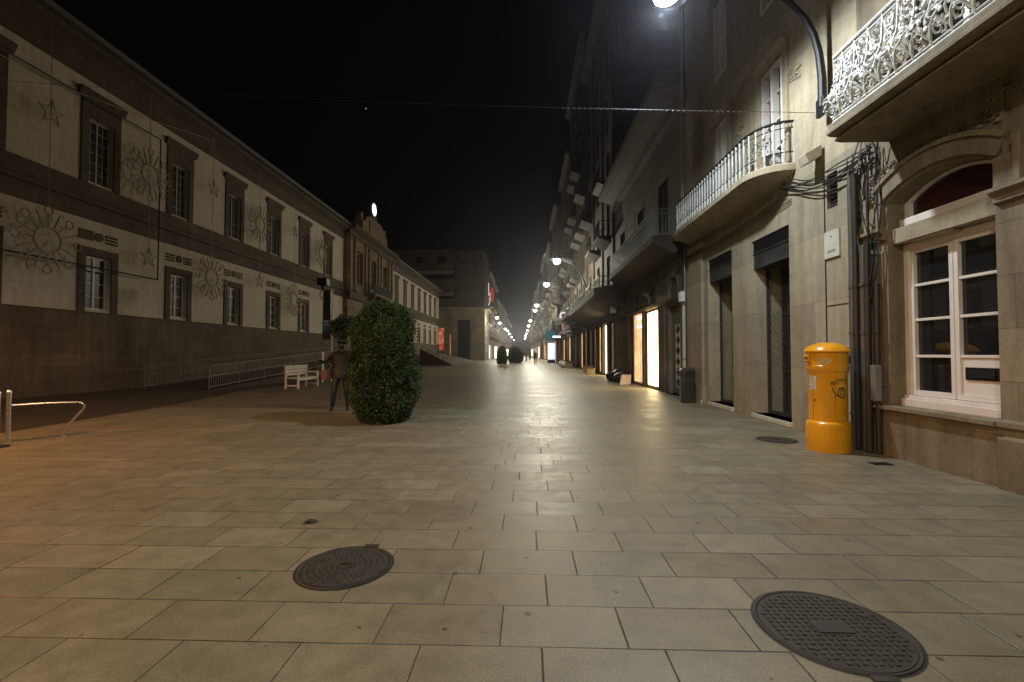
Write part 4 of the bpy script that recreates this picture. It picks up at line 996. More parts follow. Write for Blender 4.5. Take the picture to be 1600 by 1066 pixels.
b = MB(); b.box(4.45, 4.80, 24.28, 24.3, 3.55, 4.4); b.build('sign_inset', M['white_iron'], s3)
t = thing('teal_sign', (4.2, 66.5, 0), 'teal glowing sign box over the white shop window', 'sign'); b = MB(); b.box(2.9, 4.3, 66.5, 66.7, 3.4, 4.6); b.build('sign_panel', M['glow_teal'], t)
b = MB(); b.box(2.85, 4.35, 66.72, 66.8, 3.3, 4.7); b.build('sign_back', M['iron'], t)
t = thing('white_light_box', (4.4, 52, 0), 'thin white glowing strip sign left of the pink blade sign', 'sign'); b = MB(); b.box(3.4, 4.4, 58, 58.2, 3.4, 3.62); b.build('lit_strip', M['tube_white'], t); b = MB(); b.box(3.35, 4.45, 58.2, 58.26, 3.3, 3.72); b.build('strip_housing', M['iron'], t)
t = thing('advertising_panel', (3.9, 66, 0), 'white glowing upright panel standing below the teal sign', 'sign'); b = MB(); b.box(3.15, 4.15, 66.0, 66.1, .5, 2.9); b.build('lit_face', M['glow_white'], t); b = MB(); b.box(3.1, 4.2, 66.1, 66.25, 0, 3.0); b.build('panel_frame', M['iron'], t)

# ------------------------------------------------------------ far corner block
fb = thing('corner_block', (-16, 88, 0), 'big block closing the square with a tall black doorway and dark brown upper floors', 'building')
ops = [(-13.3, -10.8, 0, 7.9, .6), (-17.1, -15.9, 1.9, 6.4, .3), (-14.9, -14.05, .4, 5.2, .3)]
mb = MB(); wall(mb, FB, -34, -8.0, 0, 10.3, ops, .3, 10); mb.build('wall', M['farfront'], fb, label='beige lower storey')
ups = [(-21.6, -20.1, 18.9, 20.4), (-17.4, -15.6, 18.9, 20.4), (-12.2, -9.8, 18.4, 20.0), (-23.5, -14.2, 15.9, 16.8), (-23.5, -14.2, 12.0, 12.5)]
FBu = Fr(0, 87.7, 1, 0, 0, -1); mb = MB(); wall(mb, FBu, -34, -13.4, 10.301, 21.6, ups[:2] + ups[3:], .6, 10.2); wall(mb, Fr(0, 87.3, 1, 0, 0, -1), -13.399, -8.0, 10.3, 21.2, [ups[2]], .6, 10.6); mb.build('upper_wall', M['farupper'], fb)
mb = MB(); mb.fbox(FB, -34, -7.8, 9.9, 10.3, 0, .7); mb.build('ledge', M['farfront'], fb)
mb = MB(); mb.fbox(FB, -14.6, -13.35, 0, 9.9, 0, .12); mb.fbox(FB, -10.75, -9.3, 0, 9.9, 0, .12); mb.fbox(FB, -13.35, -10.75, 7.95, 9.9, 0, .12); mb.build('door_surround', M['farfront'], fb)
mb = MB(); mb.fbox(FB, -13.3, -10.8, 0, 7.9, -.5, -.45)
for i in range(9): mb.fbox(FB, -13.2 + i * .28, -13.12 + i * .28, 0, 7.9, -.45, -.42)
mb.build('door', M['iron'], fb)
mb = MB()
for o in ups: mb.fbox(FBu, o[0], o[1], o[2], o[3], -.55, -.5)
mb.build('dark_windows', M['glass'], fb)
for o in ops[1:]:
    litwin(FB, o, 'glow_red', fb, (), 'pipe_dark', label='red lit shop window', dep=.15)
for z in (16.86, 12.56): mb = MB(); mb.fbox(FBu, -23.6, -14.1, z, z + .5, 0, .5); mb.build('ledge', M['farfront'], fb)
FC = Fr(-8.0, 0, 0, 1, 1, 0); mb = MB(); mb.sweep(FC, [(0, 9.9), (.7, 10), (.7, 10.3), (0, 10.35)], 88, 98); mb.build('side_ledge', M['farfront'], fb)
bs = thing('blade_sign', (-8, 94, 0), 'tall red and white neon blade sign on the corner of the far block', 'sign')
b = MB(); b.box(-7.9, -7.3, 94, 94.2, 10.9, 16.2); b.build('sign_panel', M['signblack'], bs)
b = MB(); b.tube([(-7.75, 93.95, 16), (-7.75, 93.95, 13.5), (-7.55, 93.95, 13.2), (-7.4, 93.95, 14.0)], .09, 6); b.tube([(-7.75, 93.95, 12.6), (-7.4, 93.95, 13.0), (-7.5, 93.95, 12.2), (-7.75, 93.95, 11.3)], .08, 6); b.build('neon_tube', M['neon_white'], bs)
b = MB(); b.box(-7.3, -6.7, 94, 94.2, 12.2, 15.0); b.build('red_panel', M['neon_red'], bs)

# ------------------------------------------------------------ mailbox
mx, my = 4.44, 6.9
ml = thing('mailbox', (mx, my, 0), 'yellow round pillar mailbox with domed cap standing against the beige wall', 'mailbox')
b = MB(); b.lathe([(.33, .0), (.335, .02), (.335, .37), (.325, .41), (.30, .43), (.292, .435)], mx, my, 48); b.build('base', M['yellow'], ml, smooth=True)
b = MB(); b.lathe([(.288, .43), (.288, 1.13), (.292, 1.14)], mx, my, 48); bd = b.build('body', M['yellow'], ml, smooth=True)
b = MB(); b.lathe([(.292, 1.14), (.31, 1.16), (.318, 1.20), (.318, 1.235), (.308, 1.245), (.308, 1.42), (.31, 1.43)], mx, my, 48); b.build('collar', M['yellow'], ml, smooth=True)
b = MB(); b.lathe([(.31, 1.43), (.345, 1.435), (.35, 1.45), (.335, 1.475), (.27, 1.525), (.18, 1.56), (.08, 1.578), (.01, 1.58)], mx, my, 48); b.build('cap', M['yellow'], ml, smooth=True)
# slot hood facing the street (-X, towards the left silhouette)
def cyl(ang, z, r): return (mx + r * math.cos(ang), my + r * math.sin(ang), z)
def decal(pts, r, name, mat, parent, th=.002):   # polygon in (metres along the surface, z) wrapped on the cylinder
    b = MB(); n = len(pts); vs = [cyl(A0 + u / r, z, r + th) for u, z in pts]; b.add(vs, [tuple(range(n))]); return b
camang = math.atan2(-my, -mx)     # direction from the box to the viewer
b = MB(); a = camang - 1.25
for k in range(9):
    a0 = a - .36 + k * .08; b.add([cyl(a0, 1.41, .312), cyl(a0 + .08, 1.41, .312), cyl(a0 + .08, 1.39, .352), cyl(a0, 1.39, .352), cyl(a0, 1.30, .345), cyl(a0 + .08, 1.30, .345), cyl(a0 + .08, 1.28, .312), cyl(a0, 1.28, .312)],
        [(0, 1, 2, 3), (3, 2, 5, 4), (4, 5, 6, 7)] + ([(0, 3, 4, 7)] if k == 0 else []) + ([(1, 6, 5, 2)] if k == 8 else []))
b.build('slot_hood', M['yellow'], ml, smooth=True)
b = MB()
for k in range(8):
    a0 = a - .30 + k * .075; b.add([cyl(a0, 1.33, .349), cyl(a0 + .075, 1.33, .349), cyl(a0 + .075, 1.36, .351), cyl(a0, 1.36, .351)], [(0, 1, 2, 3)])
b.build('letter_slot', M['yellow_in'], ml)
def wrap_strip(b, pts, wd, r, A0):   # stroke of width wd following (u,z) points
    n = len(pts)
    for i in range(n - 1):
        (u0, z0), (u1, z1) = pts[i], pts[i + 1]; du, dz = u1 - u0, z1 - z0; l = math.hypot(du, dz) or 1; nx, nz = -dz / l * wd / 2, du / l * wd / 2
        e = wd * .3; du, dz = du / l * e, dz / l * e
        q = [(u0 - du + nx, z0 - dz + nz), (u0 - du - nx, z0 - dz - nz), (u1 + du - nx, z1 + dz - nz), (u1 + du + nx, z1 + dz + nz)]
        b.add([cyl(A0 + u / r, z, r + .0022) for u, z in q], [(0, 1, 2, 3)])
rb = .288; AE = camang + .70          # horn emblem turned towards the right silhouette
b = MB()
# post horn: bell on the left, coil on the right, crown above
wrap_strip(b, [(-.14, .93), (-.02, .925), (.04, .90)], .013, rb, AE); wrap_strip(b, [(-.14, .93), (-.115, .87), (-.07, .82), (-.01, .79), (.05, .785)], .015, rb, AE)
wrap_strip(b, [(.02 + .072 * math.cos(k * .35), .855 + .072 * math.sin(k * .35)) for k in range(19)], .015, rb, AE)
wrap_strip(b, [(.02 + .035 * math.cos(k * .5), .855 + .035 * math.sin(k * .5)) for k in range(14)], .013, rb, AE)
wrap_strip(b, [(-.06, .985), (.09, .985)], .016, rb, AE)
wrap_strip(b, [(-.06, 1.0), (-.075, 1.03), (-.04, 1.045), (-.015, 1.02), (.015, 1.055), (.045, 1.02), (.07, 1.045), (.105, 1.03), (.09, 1.0)], .012, rb, AE)
b.build('horn_emblem', M['decal_blue'], bd)
b = MB(); wrap_strip(b, [(-.17, .47), (-.17, 1.10), (.17, 1.10), (.17, .47), (-.17, .47)], .005, rb, camang - .22)
b.build('door_seam', plain('dark_yellow_seam', (.25, .10, .01), .6, bmp=0), bd)
b = MB(); b.tube([cyl(camang - .70, .74, rb), cyl(camang - .70, .74, rb + .012)], .016, 12); b.build('lock', M['pipe_bundle'], bd)
b = MB(); AP = camang + .22
for r_ in range(3):
    for k in range(4): wrap_strip(b, [(-.05 + k * .02, 1.01 - r_ * .02), (-.038 + k * .02, 1.01 - r_ * .02)], .012, rb, AP + .1)
wrap_strip(b, [(.0, .80), (.012, .805)], .02, rb, AP + .12)
b.build('printed_mark', M['decal_blue'], bd)
b = MB(); AS = camang - .84
for k in range(8): wrap_strip(b, [(-.063 + k * .018, .895), (-.063 + k * .018, 1.085)], .0182, rb, AS)
b.build('sticker', M['sticker'], bd)
b = MB()
for k, (l0, l1) in enumerate(((-.04, .03), (-.045, -.01), (-.04, .035), (.0, .035), (-.045, .02))): 
    z = 1.06 - k * .034; n = int((l1 - l0) / .012)
    for i in range(n):
        if (i + k) % 4 != 3: b.add([cyl(AS + u / rb, zz, rb + .0035) for u, zz in ((l0 + i * .012, z), (l0 + i * .012 + .009, z), (l0 + i * .012 + .009, z + .012), (l0 + i * .012, z + .012))], [(0, 1, 2, 3)])
b.build('sticker_print', M['sticker_ink'], bd)
b = MB(); rnd = random.Random(2)
for k in range(5):
    wrap_strip(b, [(-.12 + .03 * i + rnd.uniform(-.01, .01), 1.33 + .03 * math.sin(i * 1.6 + k) - .012 * k + rnd.uniform(-.01, .01)) for i in range(8)], .010, .3085, camang - .12)
b.build('scrawl', M['scribble'], bd)
b = MB(); b.tube([cyl(camang + 1.5, z, .31) for z in (1.27, 1.39)], .02, 8); b.build('hinge', M['pipe_dark'], ml)
ml.scale = (.84, .84, 1); ml.location.y = 6.86

# ------------------------------------------------------------ rubbish bin
bn = thing('rubbish_bin', (4.64, 13.3, 0), 'dark grey rounded rubbish bin standing below the cream downpipe', 'bin')
def rrect(cx, cy, hx, hy, r, n=5):
    pts = []
    for (sx, sy, a0) in ((1, 1, 0), (-1, 1, PI / 2), (-1, -1, PI), (1, -1, 3 * PI / 2)):
        for i in range(n + 1):
            a = a0 + PI / 2 * i / n; pts.append((cx + sx * (hx - r) + r * math.cos(a), cy + sy * (hy - r) + r * math.sin(a)))
    return pts
def loftxy(mb, lv):
    n = len(lv[0][0]); vs = []; fs = []
    for o_, z in lv: vs += [(x, y, z) for x, y in o_]
    for i in range(len(lv) - 1):
        for k in range(n): k2 = (k + 1) % n; fs.append((i * n + k, i * n + k2, (i + 1) * n + k2, (i + 1) * n + k))
    fs += [list(range(n))[::-1], [(len(lv) - 1) * n + k for k in range(n)]]; mb.add(vs, fs)
b = MB(); loftxy(b, [(rrect(4.64, 13.3, .16, .16, .06), 0), (rrect(4.64, 13.3, .17, .17, .06), .04), (rrect(4.64, 13.3, .175, .175, .06), .74)]); b.build('bin_body', M['bin'], bn, smooth=True)
b = MB(); loftxy(b, [(rrect(4.64, 13.3, .19, .19, .07), .745), (rrect(4.64, 13.3, .19, .19, .07), .93), (rrect(4.64, 13.3, .15, .15, .06), .99), (rrect(4.64, 13.3, .05, .05, .02), 1.01)]); hd = b.build('bin_hood', M['bin'], bn, smooth=True)
b = MB(); b.box(4.445, 4.449, 13.17, 13.43, .77, .91); b.box(4.5, 4.78, 13.105, 13.109, .77, .91); b.build('opening', M['yellow_in'], bn)
b = MB(); b.box(4.462, 4.466, 13.2, 13.4, .3, .6); b.build('bin_panel', M['pipe_dark'], bn)

# ------------------------------------------------------------ manhole covers
def manhole(cx, cy, rad, label, kind):
    t = thing('manhole_cover', (cx, cy, 0), label, 'manhole cover')
    b = MB(); sg = 56
    def circ(r, z): return [(cx + r * math.cos(2 * PI * k / sg), cy + r * math.sin(2 * PI * k / sg), z) for k in range(sg)]
    rings = [circ(rad, .002), circ(rad - .004, .008), circ(rad - .014, .008), circ(rad - .02, .003)]
    vs = sum(rings, []); fs = [(i * sg + k, i * sg + (k + 1) % sg, (i + 1) * sg + (k + 1) % sg, (i + 1) * sg + k) for i in range(3) for k in range(sg)]
    b.add(vs, fs); b.build('rim', M['castiron'], t, smooth=True)
    b = MB(); b.add(circ(rad + .011, .0015), [tuple(range(sg))]); b.build('dirt_gap', M['yellow_in'], t)
    b = MB(); vs = circ(rad - .022, .0055); b.add(vs, [tuple(range(sg))]); 
    if kind == 'grid':
        p = .036; n = int(rad / p) + 1; ca, sa = math.cos(.0), math.sin(.0)
        for i in range(-n, n + 1):
            for j in range(-n, n + 1):
                x, y = i * p, j * p
                if math.hypot(x, y) > rad - .04 or (abs(x) < .10 and abs(y) < .065): continue
                h = .011; a, c_ = (.012, .007) if (i + j) % 2 else (.007, .012)
                X, Y = cx + x, cy + y; b.add([(X - a, Y - c_, .005), (X + a, Y - c_, .005), (X + a, Y + c_, .005), (X - a, Y + c_, .005), (X - a * .7, Y - c_ * .7, h), (X + a * .7, Y - c_ * .7, h), (X + a * .7, Y + c_ * .7, h), (X - a * .7, Y + c_ * .7, h)],
                    [(4, 5, 6, 7), (0, 1, 5, 4), (1, 2, 6, 5), (2, 3, 7, 6), (3, 0, 4, 7)])
        b.build('lid', M['castiron'], t)
        b = MB(); b.box(cx - .09, cx + .09, cy - .055, cy + .055, .006, .0115); b.build('lid_plate', M['castiron'], t, bevel=.002)
        b = MB()
        for a in (0.4, 2.1, 3.9, 5.4): b.lathe([(.016, .0056), (.016, .0105), (.006, .012)], cx + (rad - .1) * math.cos(a), cy + (rad - .1) * math.sin(a), 8)
        b.build('bolt', M['castiron'], t)
    else:
        for q in range(1, 8):
            r0 = rad * q / 8.4; m = 7 * q
            for k in range(m):
                a = 2 * PI * k / m; X, Y = cx + r0 * math.cos(a), cy + r0 * math.sin(a); s_ = .010
                b.add([(X - s_, Y - s_, .005), (X + s_, Y - s_, .005), (X + s_, Y + s_, .005), (X - s_, Y + s_, .005), (X, Y, .012)], [(0, 1, 4), (1, 2, 4), (2, 3, 4), (3, 0, 4)])
        b.build('lid', M['castiron'], t)
        b = MB(); b.tube([(cx + .045 * math.cos(k * PI / 8), cy + .03 * math.sin(k * PI / 8), .009) for k in range(16)], .006, 5, closed=True); b.build('lid_boss', M['castiron'], t)
    # lifting notch plates on the edge
    b = MB()
    if kind == 'grid': b.box(cx - .075, cx + .04, cy - rad - .035, cy - rad + .0, .003, .009)
    elif kind == 'ring': b.box(cx + .02, cx + .12, cy + rad - .01, cy + rad + .03, .003, .009)
    if b.v: b.build('hinge_plate', M['castiron'], t)
    return t
manhole(-1.205, 3.035, .305, 'round rusty manhole cover left of centre in the foreground', 'ring')
manhole(1.575, 2.44, .36, 'large studded manhole cover at the lower right', 'grid')
manhole(4.10, 7.62, .30, 'small manhole cover beside the yellow mailbox', 'far')
t = thing('drain_grate', (4.54, 6.0, 0), 'small square drain grate in the paving before the white window', 'drain')
b = MB(); b.box(4.42, 4.66, 5.94, 6.08, .001, .008); b.build('grate_frame', M['castiron'], t)
b = MB()
for i in range(6): b.box(4.435 + i * .037, 4.452 + i * .037, 5.95, 6.07, .008, .013)
b.build('grate_bars', M['iron'], t)
b = MB(); rnd = random.Random(8); pts = []
for i in range(9): a = i / 9 * 6.28; pts.append((-1.81 + .085 * math.cos(a) * rnd.uniform(.5, 1.1), 3.80 + .055 * math.sin(a) * rnd.uniform(.5, 1.2), .006 + rnd.uniform(0, .02)))
b.add([(-1.81, 3.8, .012)] + pts, [(0, 1 + i, 1 + (i + 1) % 9) for i in range(9)]); tag(b.build('dry_leaf', plain('dry_leaf', (.05, .035, .022), .7)), 'dry curled dark leaf on the slabs up left of the rusty manhole', 'leaf')

# ------------------------------------------------------------ foliage
def leafmat(name, c1, c2, c3):
    m, nt, b = new_mat(name)
    g = nd(nt, 'ShaderNodeNewGeometry'); tc = nd(nt, 'ShaderNodeTexCoord')
    c = ramp(nt, g.outputs['Random Per Island'], [(0, c1), (.5, c2), (1, c3)])
    c = mul(nt, c, ramp(nt, noise(nt, tc.outputs['Object'], 3.5, 3), [(.38, .38), (.62, 1.2)]))
    br_ = nt.nodes.new('ShaderNodeMixRGB'); L(nt, ramp(nt, noise(nt, tc.outputs['Object'], 1.9, 5, .7), [(.54, 0.0), (.66, .8)]), br_.inputs[0]); L(nt, c, br_.inputs[1]); br_.inputs[2].default_value = (.045, .034, .014, 1); c = br_.outputs[0]
    L(nt, c, b.inputs['Base Color']); b.inputs['Roughness'].default_value = .55; b.inputs['Specular IOR Level'].default_value = .35
    b.inputs['Subsurface Weight'].default_value = 0
    return m
M['leaf'] = leafmat('box_leaf', (.022, .038, .009), (.042, .078, .016), (.078, .125, .030))
M['leaf2'] = leafmat('dark_leaf', (.010, .022, .010), (.018, .038, .014), (.03, .055, .02))
def leaves(b, n, surf, size, rnd, up=.3):
    for _ in range(n):
        c, nrm = surf(rnd)
        d = Vector((rnd.gauss(0, 1), rnd.gauss(0, 1), rnd.gauss(0, 1) + up)) * .75 + nrm * .8; d.normalize()
        s_ = size * rnd.uniform(.6, 1.35); sd = d.cross(Vector((rnd.gauss(0, 1), rnd.gauss(0, 1), rnd.gauss(0, 1)))).normalized() * s_ * .3
        k = d.cross(sd).normalized() * s_ * .12
        b.add([c, c + d * s_ * .45 + sd + k, c + d * s_, c + d * s_ * .45 - sd + k], [(0, 1, 2, 3)])
def topiary(loc, label, H, prof, n, size, seed=1, group=None, name='topiary_bush'):
    t = thing(name, loc, label, 'bush', group); x0, y0 = loc[0], loc[1]; rnd = random.Random(seed)
    def rad(z, a):
        for i in range(1, len(prof)):
            if z <= prof[i][0]:
                k = (z - prof[i - 1][0]) / (prof[i][0] - prof[i - 1][0]); r_ = prof[i - 1][1] * (1 - k) + prof[i][1] * k; break
        else: r_ = 0
        v = mnoise.noise(Vector((math.cos(a) * 1.6 + seed * 3, math.sin(a) * 1.6, z * 2.1))) * .30 + mnoise.noise(Vector((math.cos(a) * 4, math.sin(a) * 4 + seed, z * 6))) * .16
        return r_ * (1 + v)
    def surf(r):
        while True:
            z = r.uniform(prof[0][0], prof[-1][0]); a = r.uniform(0, 2 * PI); rr = rad(z, a)
            if r.random() * prof_max < rr + .12: break
        q = 1 - abs(r.gauss(0, .10)) 
        if r.random() < .12: q = 1 + r.random() ** 2 * .16
        sl = (rad(z + .05, a) - rad(max(z - .05, prof[0][0]), a)) / .1
        nrm = Vector((math.cos(a), math.sin(a), -sl)).normalized()
        return Vector((x0 + rr * q * math.cos(a), y0 + rr * q * math.sin(a), z - (1 - q) * .15)), nrm
    prof_max = max(p[1] for p in prof) * 1.1
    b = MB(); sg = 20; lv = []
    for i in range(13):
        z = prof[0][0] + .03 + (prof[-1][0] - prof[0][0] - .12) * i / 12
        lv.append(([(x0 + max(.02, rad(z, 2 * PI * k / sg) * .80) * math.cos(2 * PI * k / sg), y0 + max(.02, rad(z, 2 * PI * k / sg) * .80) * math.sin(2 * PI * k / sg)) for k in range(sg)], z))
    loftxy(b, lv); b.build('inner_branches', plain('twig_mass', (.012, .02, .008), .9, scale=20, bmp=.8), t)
    b = MB(); leaves(b, n, surf, size, rnd)
    b.build('foliage', M['leaf'], t)
    b = MB(); b.tube([(x0, y0, 0), (x0 + .01, y0, prof[0][0] + .2)], .06, 8, .05)
    for k in range(5): a = k * 1.26; b.tube([(x0, y0, .05), (x0 + .12 * math.cos(a), y0 + .12 * math.sin(a), prof[0][0] + .15)], .025, 6, .015)
    b.build('trunk', M['bark'], t)
    return t
topiary((-3.0, 9.45, 0), 'tall clipped dark green topiary bush standing on the square left of centre', 2.5,
    [(.05, .52), (.15, .60), (.45, .655), (.9, .675), (1.3, .645), (1.7, .585), (2.05, .51), (2.27, .44), (2.42, .33), (2.50, .08)], 30000, .05)
topiary((-2.95, 56, 0), 'rounded clipped bush far down the street, left one of the row', 2.2, [(.05, .5), (.5, .62), (1.2, .62), (1.8, .5), (2.15, .25), (2.25, .05)], 2500, .14, 4, 'clipped bushes down the street')
topiary((-1.55, 64, 0), 'wide clipped bush far down the street, middle of the row', 2.3, [(.05, .7), (.5, 1.0), (1.2, 1.05), (1.8, .75), (2.15, .4), (2.25, .05)], 2500, .16, 5, 'clipped bushes down the street')
topiary((-1.3, 78, 0), 'small clipped bush far down the street, last of the row', 1.7, [(.05, .6), (.5, .85), (1.2, .8), (1.6, .4), (1.7, .05)], 1500, .16, 6, 'clipped bushes down the street')
# small round headed tree behind the statue
t = thing('small_round_tree', (-5.7, 13.8, 0), 'small dark round headed tree rising behind the statue', 'tree'); rnd = random.Random(9)
b = MB(); b.tube([(-5.7, 13.8, 0), (-5.72, 13.8, 1.0), (-5.68, 13.8, 1.9)], .045, 8, .03)
for k in range(6): a = k; b.tube([(-5.69, 13.8, 1.75), (-5.7 + .2 * math.cos(a), 13.8 + .2 * math.sin(a), 2.1 + .05 * k)], .018, 5, .008)
b.build('trunk', M['bark'], t)
def sf(r):
    v = Vector((r.gauss(0, 1), r.gauss(0, 1), r.gauss(0, 1))).normalized(); k = r.uniform(.35, 1) * (1 + .35 * mnoise.noise(v * 2.2))
    return Vector((-5.6, 13.8, 2.22)) + Vector((v.x * .44, v.y * .4, v.z * .34)) * k, v
b = MB(); leaves(b, 2600, sf, .075, rnd); b.build('crown', M['leaf2'], t)

# ------------------------------------------------------------ bench
bx, by = -9.28, 18.65
bc = thing('bench', (bx, by, 0), 'white wooden slatted bench with armrests, beside the ramp with its back to the museum', 'bench')
# bench is seen from behind and the side: back towards the viewer-left; length along X
b = MB()
LN = 1.15
def Bp(u, v, z): # u along the bench, v towards its front
    return (bx + v, by + u, z)
def bbox(mb, u0, u1, v0, v1, z0, z1, tilt=0):
    mb.hexa([Bp(u0, v0, z0), Bp(u1, v0, z0), Bp(u1, v1, z0), Bp(u0, v1, z0), Bp(u0, v0 - tilt, z1), Bp(u1, v0 - tilt, z1), Bp(u1, v1 - tilt, z1), Bp(u0, v1 - tilt, z1)])
for u in (-.87, .80): 
    for v in (-.25, .25):
        b = MB(); bbox(b, u, u + .07, v - .035, v + .035, 0, .88 if v < 0 else .62); b.build('leg', M['bench'], bc, bevel=.006)
for u in (-.87, .80):
    b = MB(); bbox(b, u + .005, u + .065, -.22, .29, .60, .65); b.build('armrest', M['bench'], bc, bevel=.006)
    b = MB(); bbox(b, u + .015, u + .055, -.215, .215, .10, .15); b.build('stretcher', M['bench'], bc)
b = MB()
for v in (-.2, -.10, 0, .10, .2): bbox(b, -.9, .9, v - .04, v + .04, .40, .43)
bbox(b, -.80, .80, .21, .24, .32, .40); bbox(b, -.80, .80, -.24, -.215, .32, .40); b.build('seat', M['bench'], bc)
b = MB()
for i in range(3): bbox(b, -.80, .80, -.275, -.245, .52 + i * .12, .62 + i * .12)
bbox(b, -.88, .88, -.29, -.22, .86, .92); b.build('backrest', M['bench'], bc)

# ------------------------------------------------------------ steel hoop barriers on the left
def hoop(loc, ang, label):
    t = thing('hoop_barrier', loc, label, 'barrier', 'steel hoop barriers'); x0, y0 = loc[0], loc[1]; ca, sa = math.cos(ang), math.sin(ang)
    def P(u, z): return (x0 + ca * u, y0 + sa * u, z)
    b = MB(); b.tube([P(0, .0), P(0, .76), P(.0, .80)], .032, 12); b.lathe([(.034, .78), (.032, .81), (.018, .83), (.004, .835)], x0, y0, 12); b.build('post', M['steel'], t, smooth=True)
    pts = [P(0, .58)] + [P(u, .60) for u in (.5, .86)] + [P(.93, .59), P(.97, .55), P(.965, .50), P(.94, .46), P(.74, .20), P(.715, .15), P(.705, .10), P(.705, 0)]
    b = MB(); b.tube(pts, .018, 10); b.build('hoop', M['steel'], t, smooth=True)
    return t
hoop((-8.33, 7.1, 0), R(22), 'steel post with a bent hoop pointing right at the left edge of the square')
hoop((-8.33, 6.95, 0), R(232), 'steel post with a bent hoop running out of view at the left edge')
b = MB(); b.lathe([(.16, .004), (.16, .02), (.05, .03)], -8.0, 6.65, 18); tag(b.build('floor_disc', M['iron']), 'dark round metal disc on the ground under the hoop barriers', 'ground fitting')

# ------------------------------------------------------------ posts and totem near the ramp
b = MB(); b.tube([(-10.03, 22.2, 0), (-10.03, 22.2, 1.42)], .045, 10); b.lathe([(.06, 1.42), (.05, 1.47), (.01, 1.49)], -10.03, 22.2, 10)
tag(b.build('white_post', M['white_iron'], smooth=True), 'short white post between the bench and the topiary bush', 'post')
tt = thing('sign_mast', (-9.9, 22.9, 0), 'slim mast with dark hanging banner, blue sign and dark box on top', 'sign mast')
b = MB(); b.tube([(-9.9, 22.9, 0), (-9.9, 22.9, 4.7)], .035, 10); b.build('pole', M['pipe_pale'], tt, smooth=True)
b = MB(); b.box(-10.36, -9.96, 22.88, 22.94, 3.1, 4.65); b.build('banner', M['signblack'], tt)
b = MB(); b.box(-10.62, -10.12, 22.7, 23.1, 4.88, 5.25); b.box(-10.45, -10.3, 22.85, 22.95, 4.66, 4.88); b.build('top_box', M['iron'], tt, bevel=.02)
b = MB(); b.tube([(-10.38 + .24 - .24 * math.cos(k * PI / 10), 22.85, 2.86 + .12 * math.sin(k * PI / 10)) for k in range(11)], .03, 8); b.box(-10.36, -9.94, 22.83, 22.87, 2.55, 2.84); b.build('blue_sign', M['blue'], tt)
b = MB(); b.box(-10.36, -9.94, 22.83, 22.87, 2.1, 2.53); b.build('lower_sign', M['signblack'], tt)

# ------------------------------------------------------------ human figures
def skin_figure(name, loc, label, cat, rz, joints, mat, hair=None, sub=2, parent_extra=None):
    t = thing(name, loc, label, cat, rz=0)
    vs = [j[0] for j in joints]; me = bpy.data.meshes.new('body')
    es = [(i, j[2]) for i, j in enumerate(joints) if j[2] is not None]
    ca, sa = math.cos(rz), math.sin(rz)
    me.from_pydata([(v[0] * ca - v[1] * sa, v[0] * sa + v[1] * ca, v[2]) for v in vs], es, [])
    o = bpy.data.objects.new('body', me); COL.objects.link(o); o.parent = t; me.materials.append(mat)
    sk = o.modifiers.new('skin', 'SKIN'); 
    for i, j in enumerate(joints):
        d = me.skin_vertices[0].data[i]; r_ = j[1]; d.radius = r_ if isinstance(r_, tuple) else (r_, r_); d.use_root = (i == 0)
    s_ = o.modifiers.new('sub', 'SUBSURF'); s_.levels = sub; s_.render_levels = sub; sk.use_smooth_shade = True
    return t, o
def body_joints(pose):
    J = [((0, 0, .93), (.15, .11), None), ((0, .0, 1.10), (.135, .10), 0), ((0, .0, 1.28), (.155, .115), 1), ((0, 0, 1.42), (.12, .09), 2), ((0, .01, 1.50), .055, 3), ((0, .02, 1.60), (.078, .092), 4), ((0, .015, 1.69), (.07, .085), 5)]
    for s_ in (-1, 1):
        n = len(J); hp, kn, ft = pose['leg'][0 if s_ < 0 else 1]
        J.append(((s_ * .09, 0, .86), .092, 0)); J.append((kn, .062, n)); J.append(((ft[0], ft[1], .09), .042, n + 1)); J.append(((ft[0] + .01 * s_, ft[1] + .13, .035), (.042, .035), n + 2))
    for k, s_ in enumerate((-1, 1)):
        n = len(J); el, wr = pose['arm'][k]
        J.append(((s_ * .19, 0, 1.41), .058, 3)); J.append((el, .043, n)); J.append((wr, .032, n + 1))
        d = (Vector(wr) - Vector(el)).normalized(); J.append((tuple(Vector(wr) + d * .08), (.04, .022), n + 2))
        for f in range(4):
            sd = Vector((.0, 1, 0)).cross(d); 
            if sd.length < .1: sd = Vector((1, 0, 0))
            sd.normalize(); q = Vector(wr) + d * (.14 + (.01 if f in (1, 2) else 0)) + sd * (.018 * (f - 1.5)); J.append((tuple(q), .009, n + 3))
    return J
pose = dict(leg=[(None, (-.10, .02, .48), (-.12, -.02, 0)), (None, (.13, .06, .48), (.17, .02, 0))], arm=[((-.30, .02, 1.14), (-.20, .22, 1.02)), ((.33, .0, 1.18), (.34, .2, 1.22))])
sx = skin_figure('bronze_statue', (-4.56, 11.15, 0), 'dark bronze statue of a standing figure beside the big topiary bush', 'statue', R(190), body_joints(pose), M['bronze'])
t0 = sx[0]; t0.scale = (1.25, 1.15, 1)
b = MB(); lx, ly = -4.56, 11.15
b.lathe([(.19, .80), (.20, .95), (.17, 1.12), (.21, 1.3), (.215, 1.38), (.10, 1.47)], lx, ly, 20); b.v = [(lx + (v[0] - lx) * 1.15, ly + (v[1] - ly) * .82, v[2]) for v in b.v]
b.build('coat', M['bronze'], t0, smooth=True)
b = MB(); b.ball((lx, ly - .0, 1.70), .088, .10, .075, 16, 8); b.lathe([(.13, 1.69), (.135, 1.70), (.09, 1.715)], lx, ly, 16); b.build('hat', M['bronze'], t0, smooth=True)
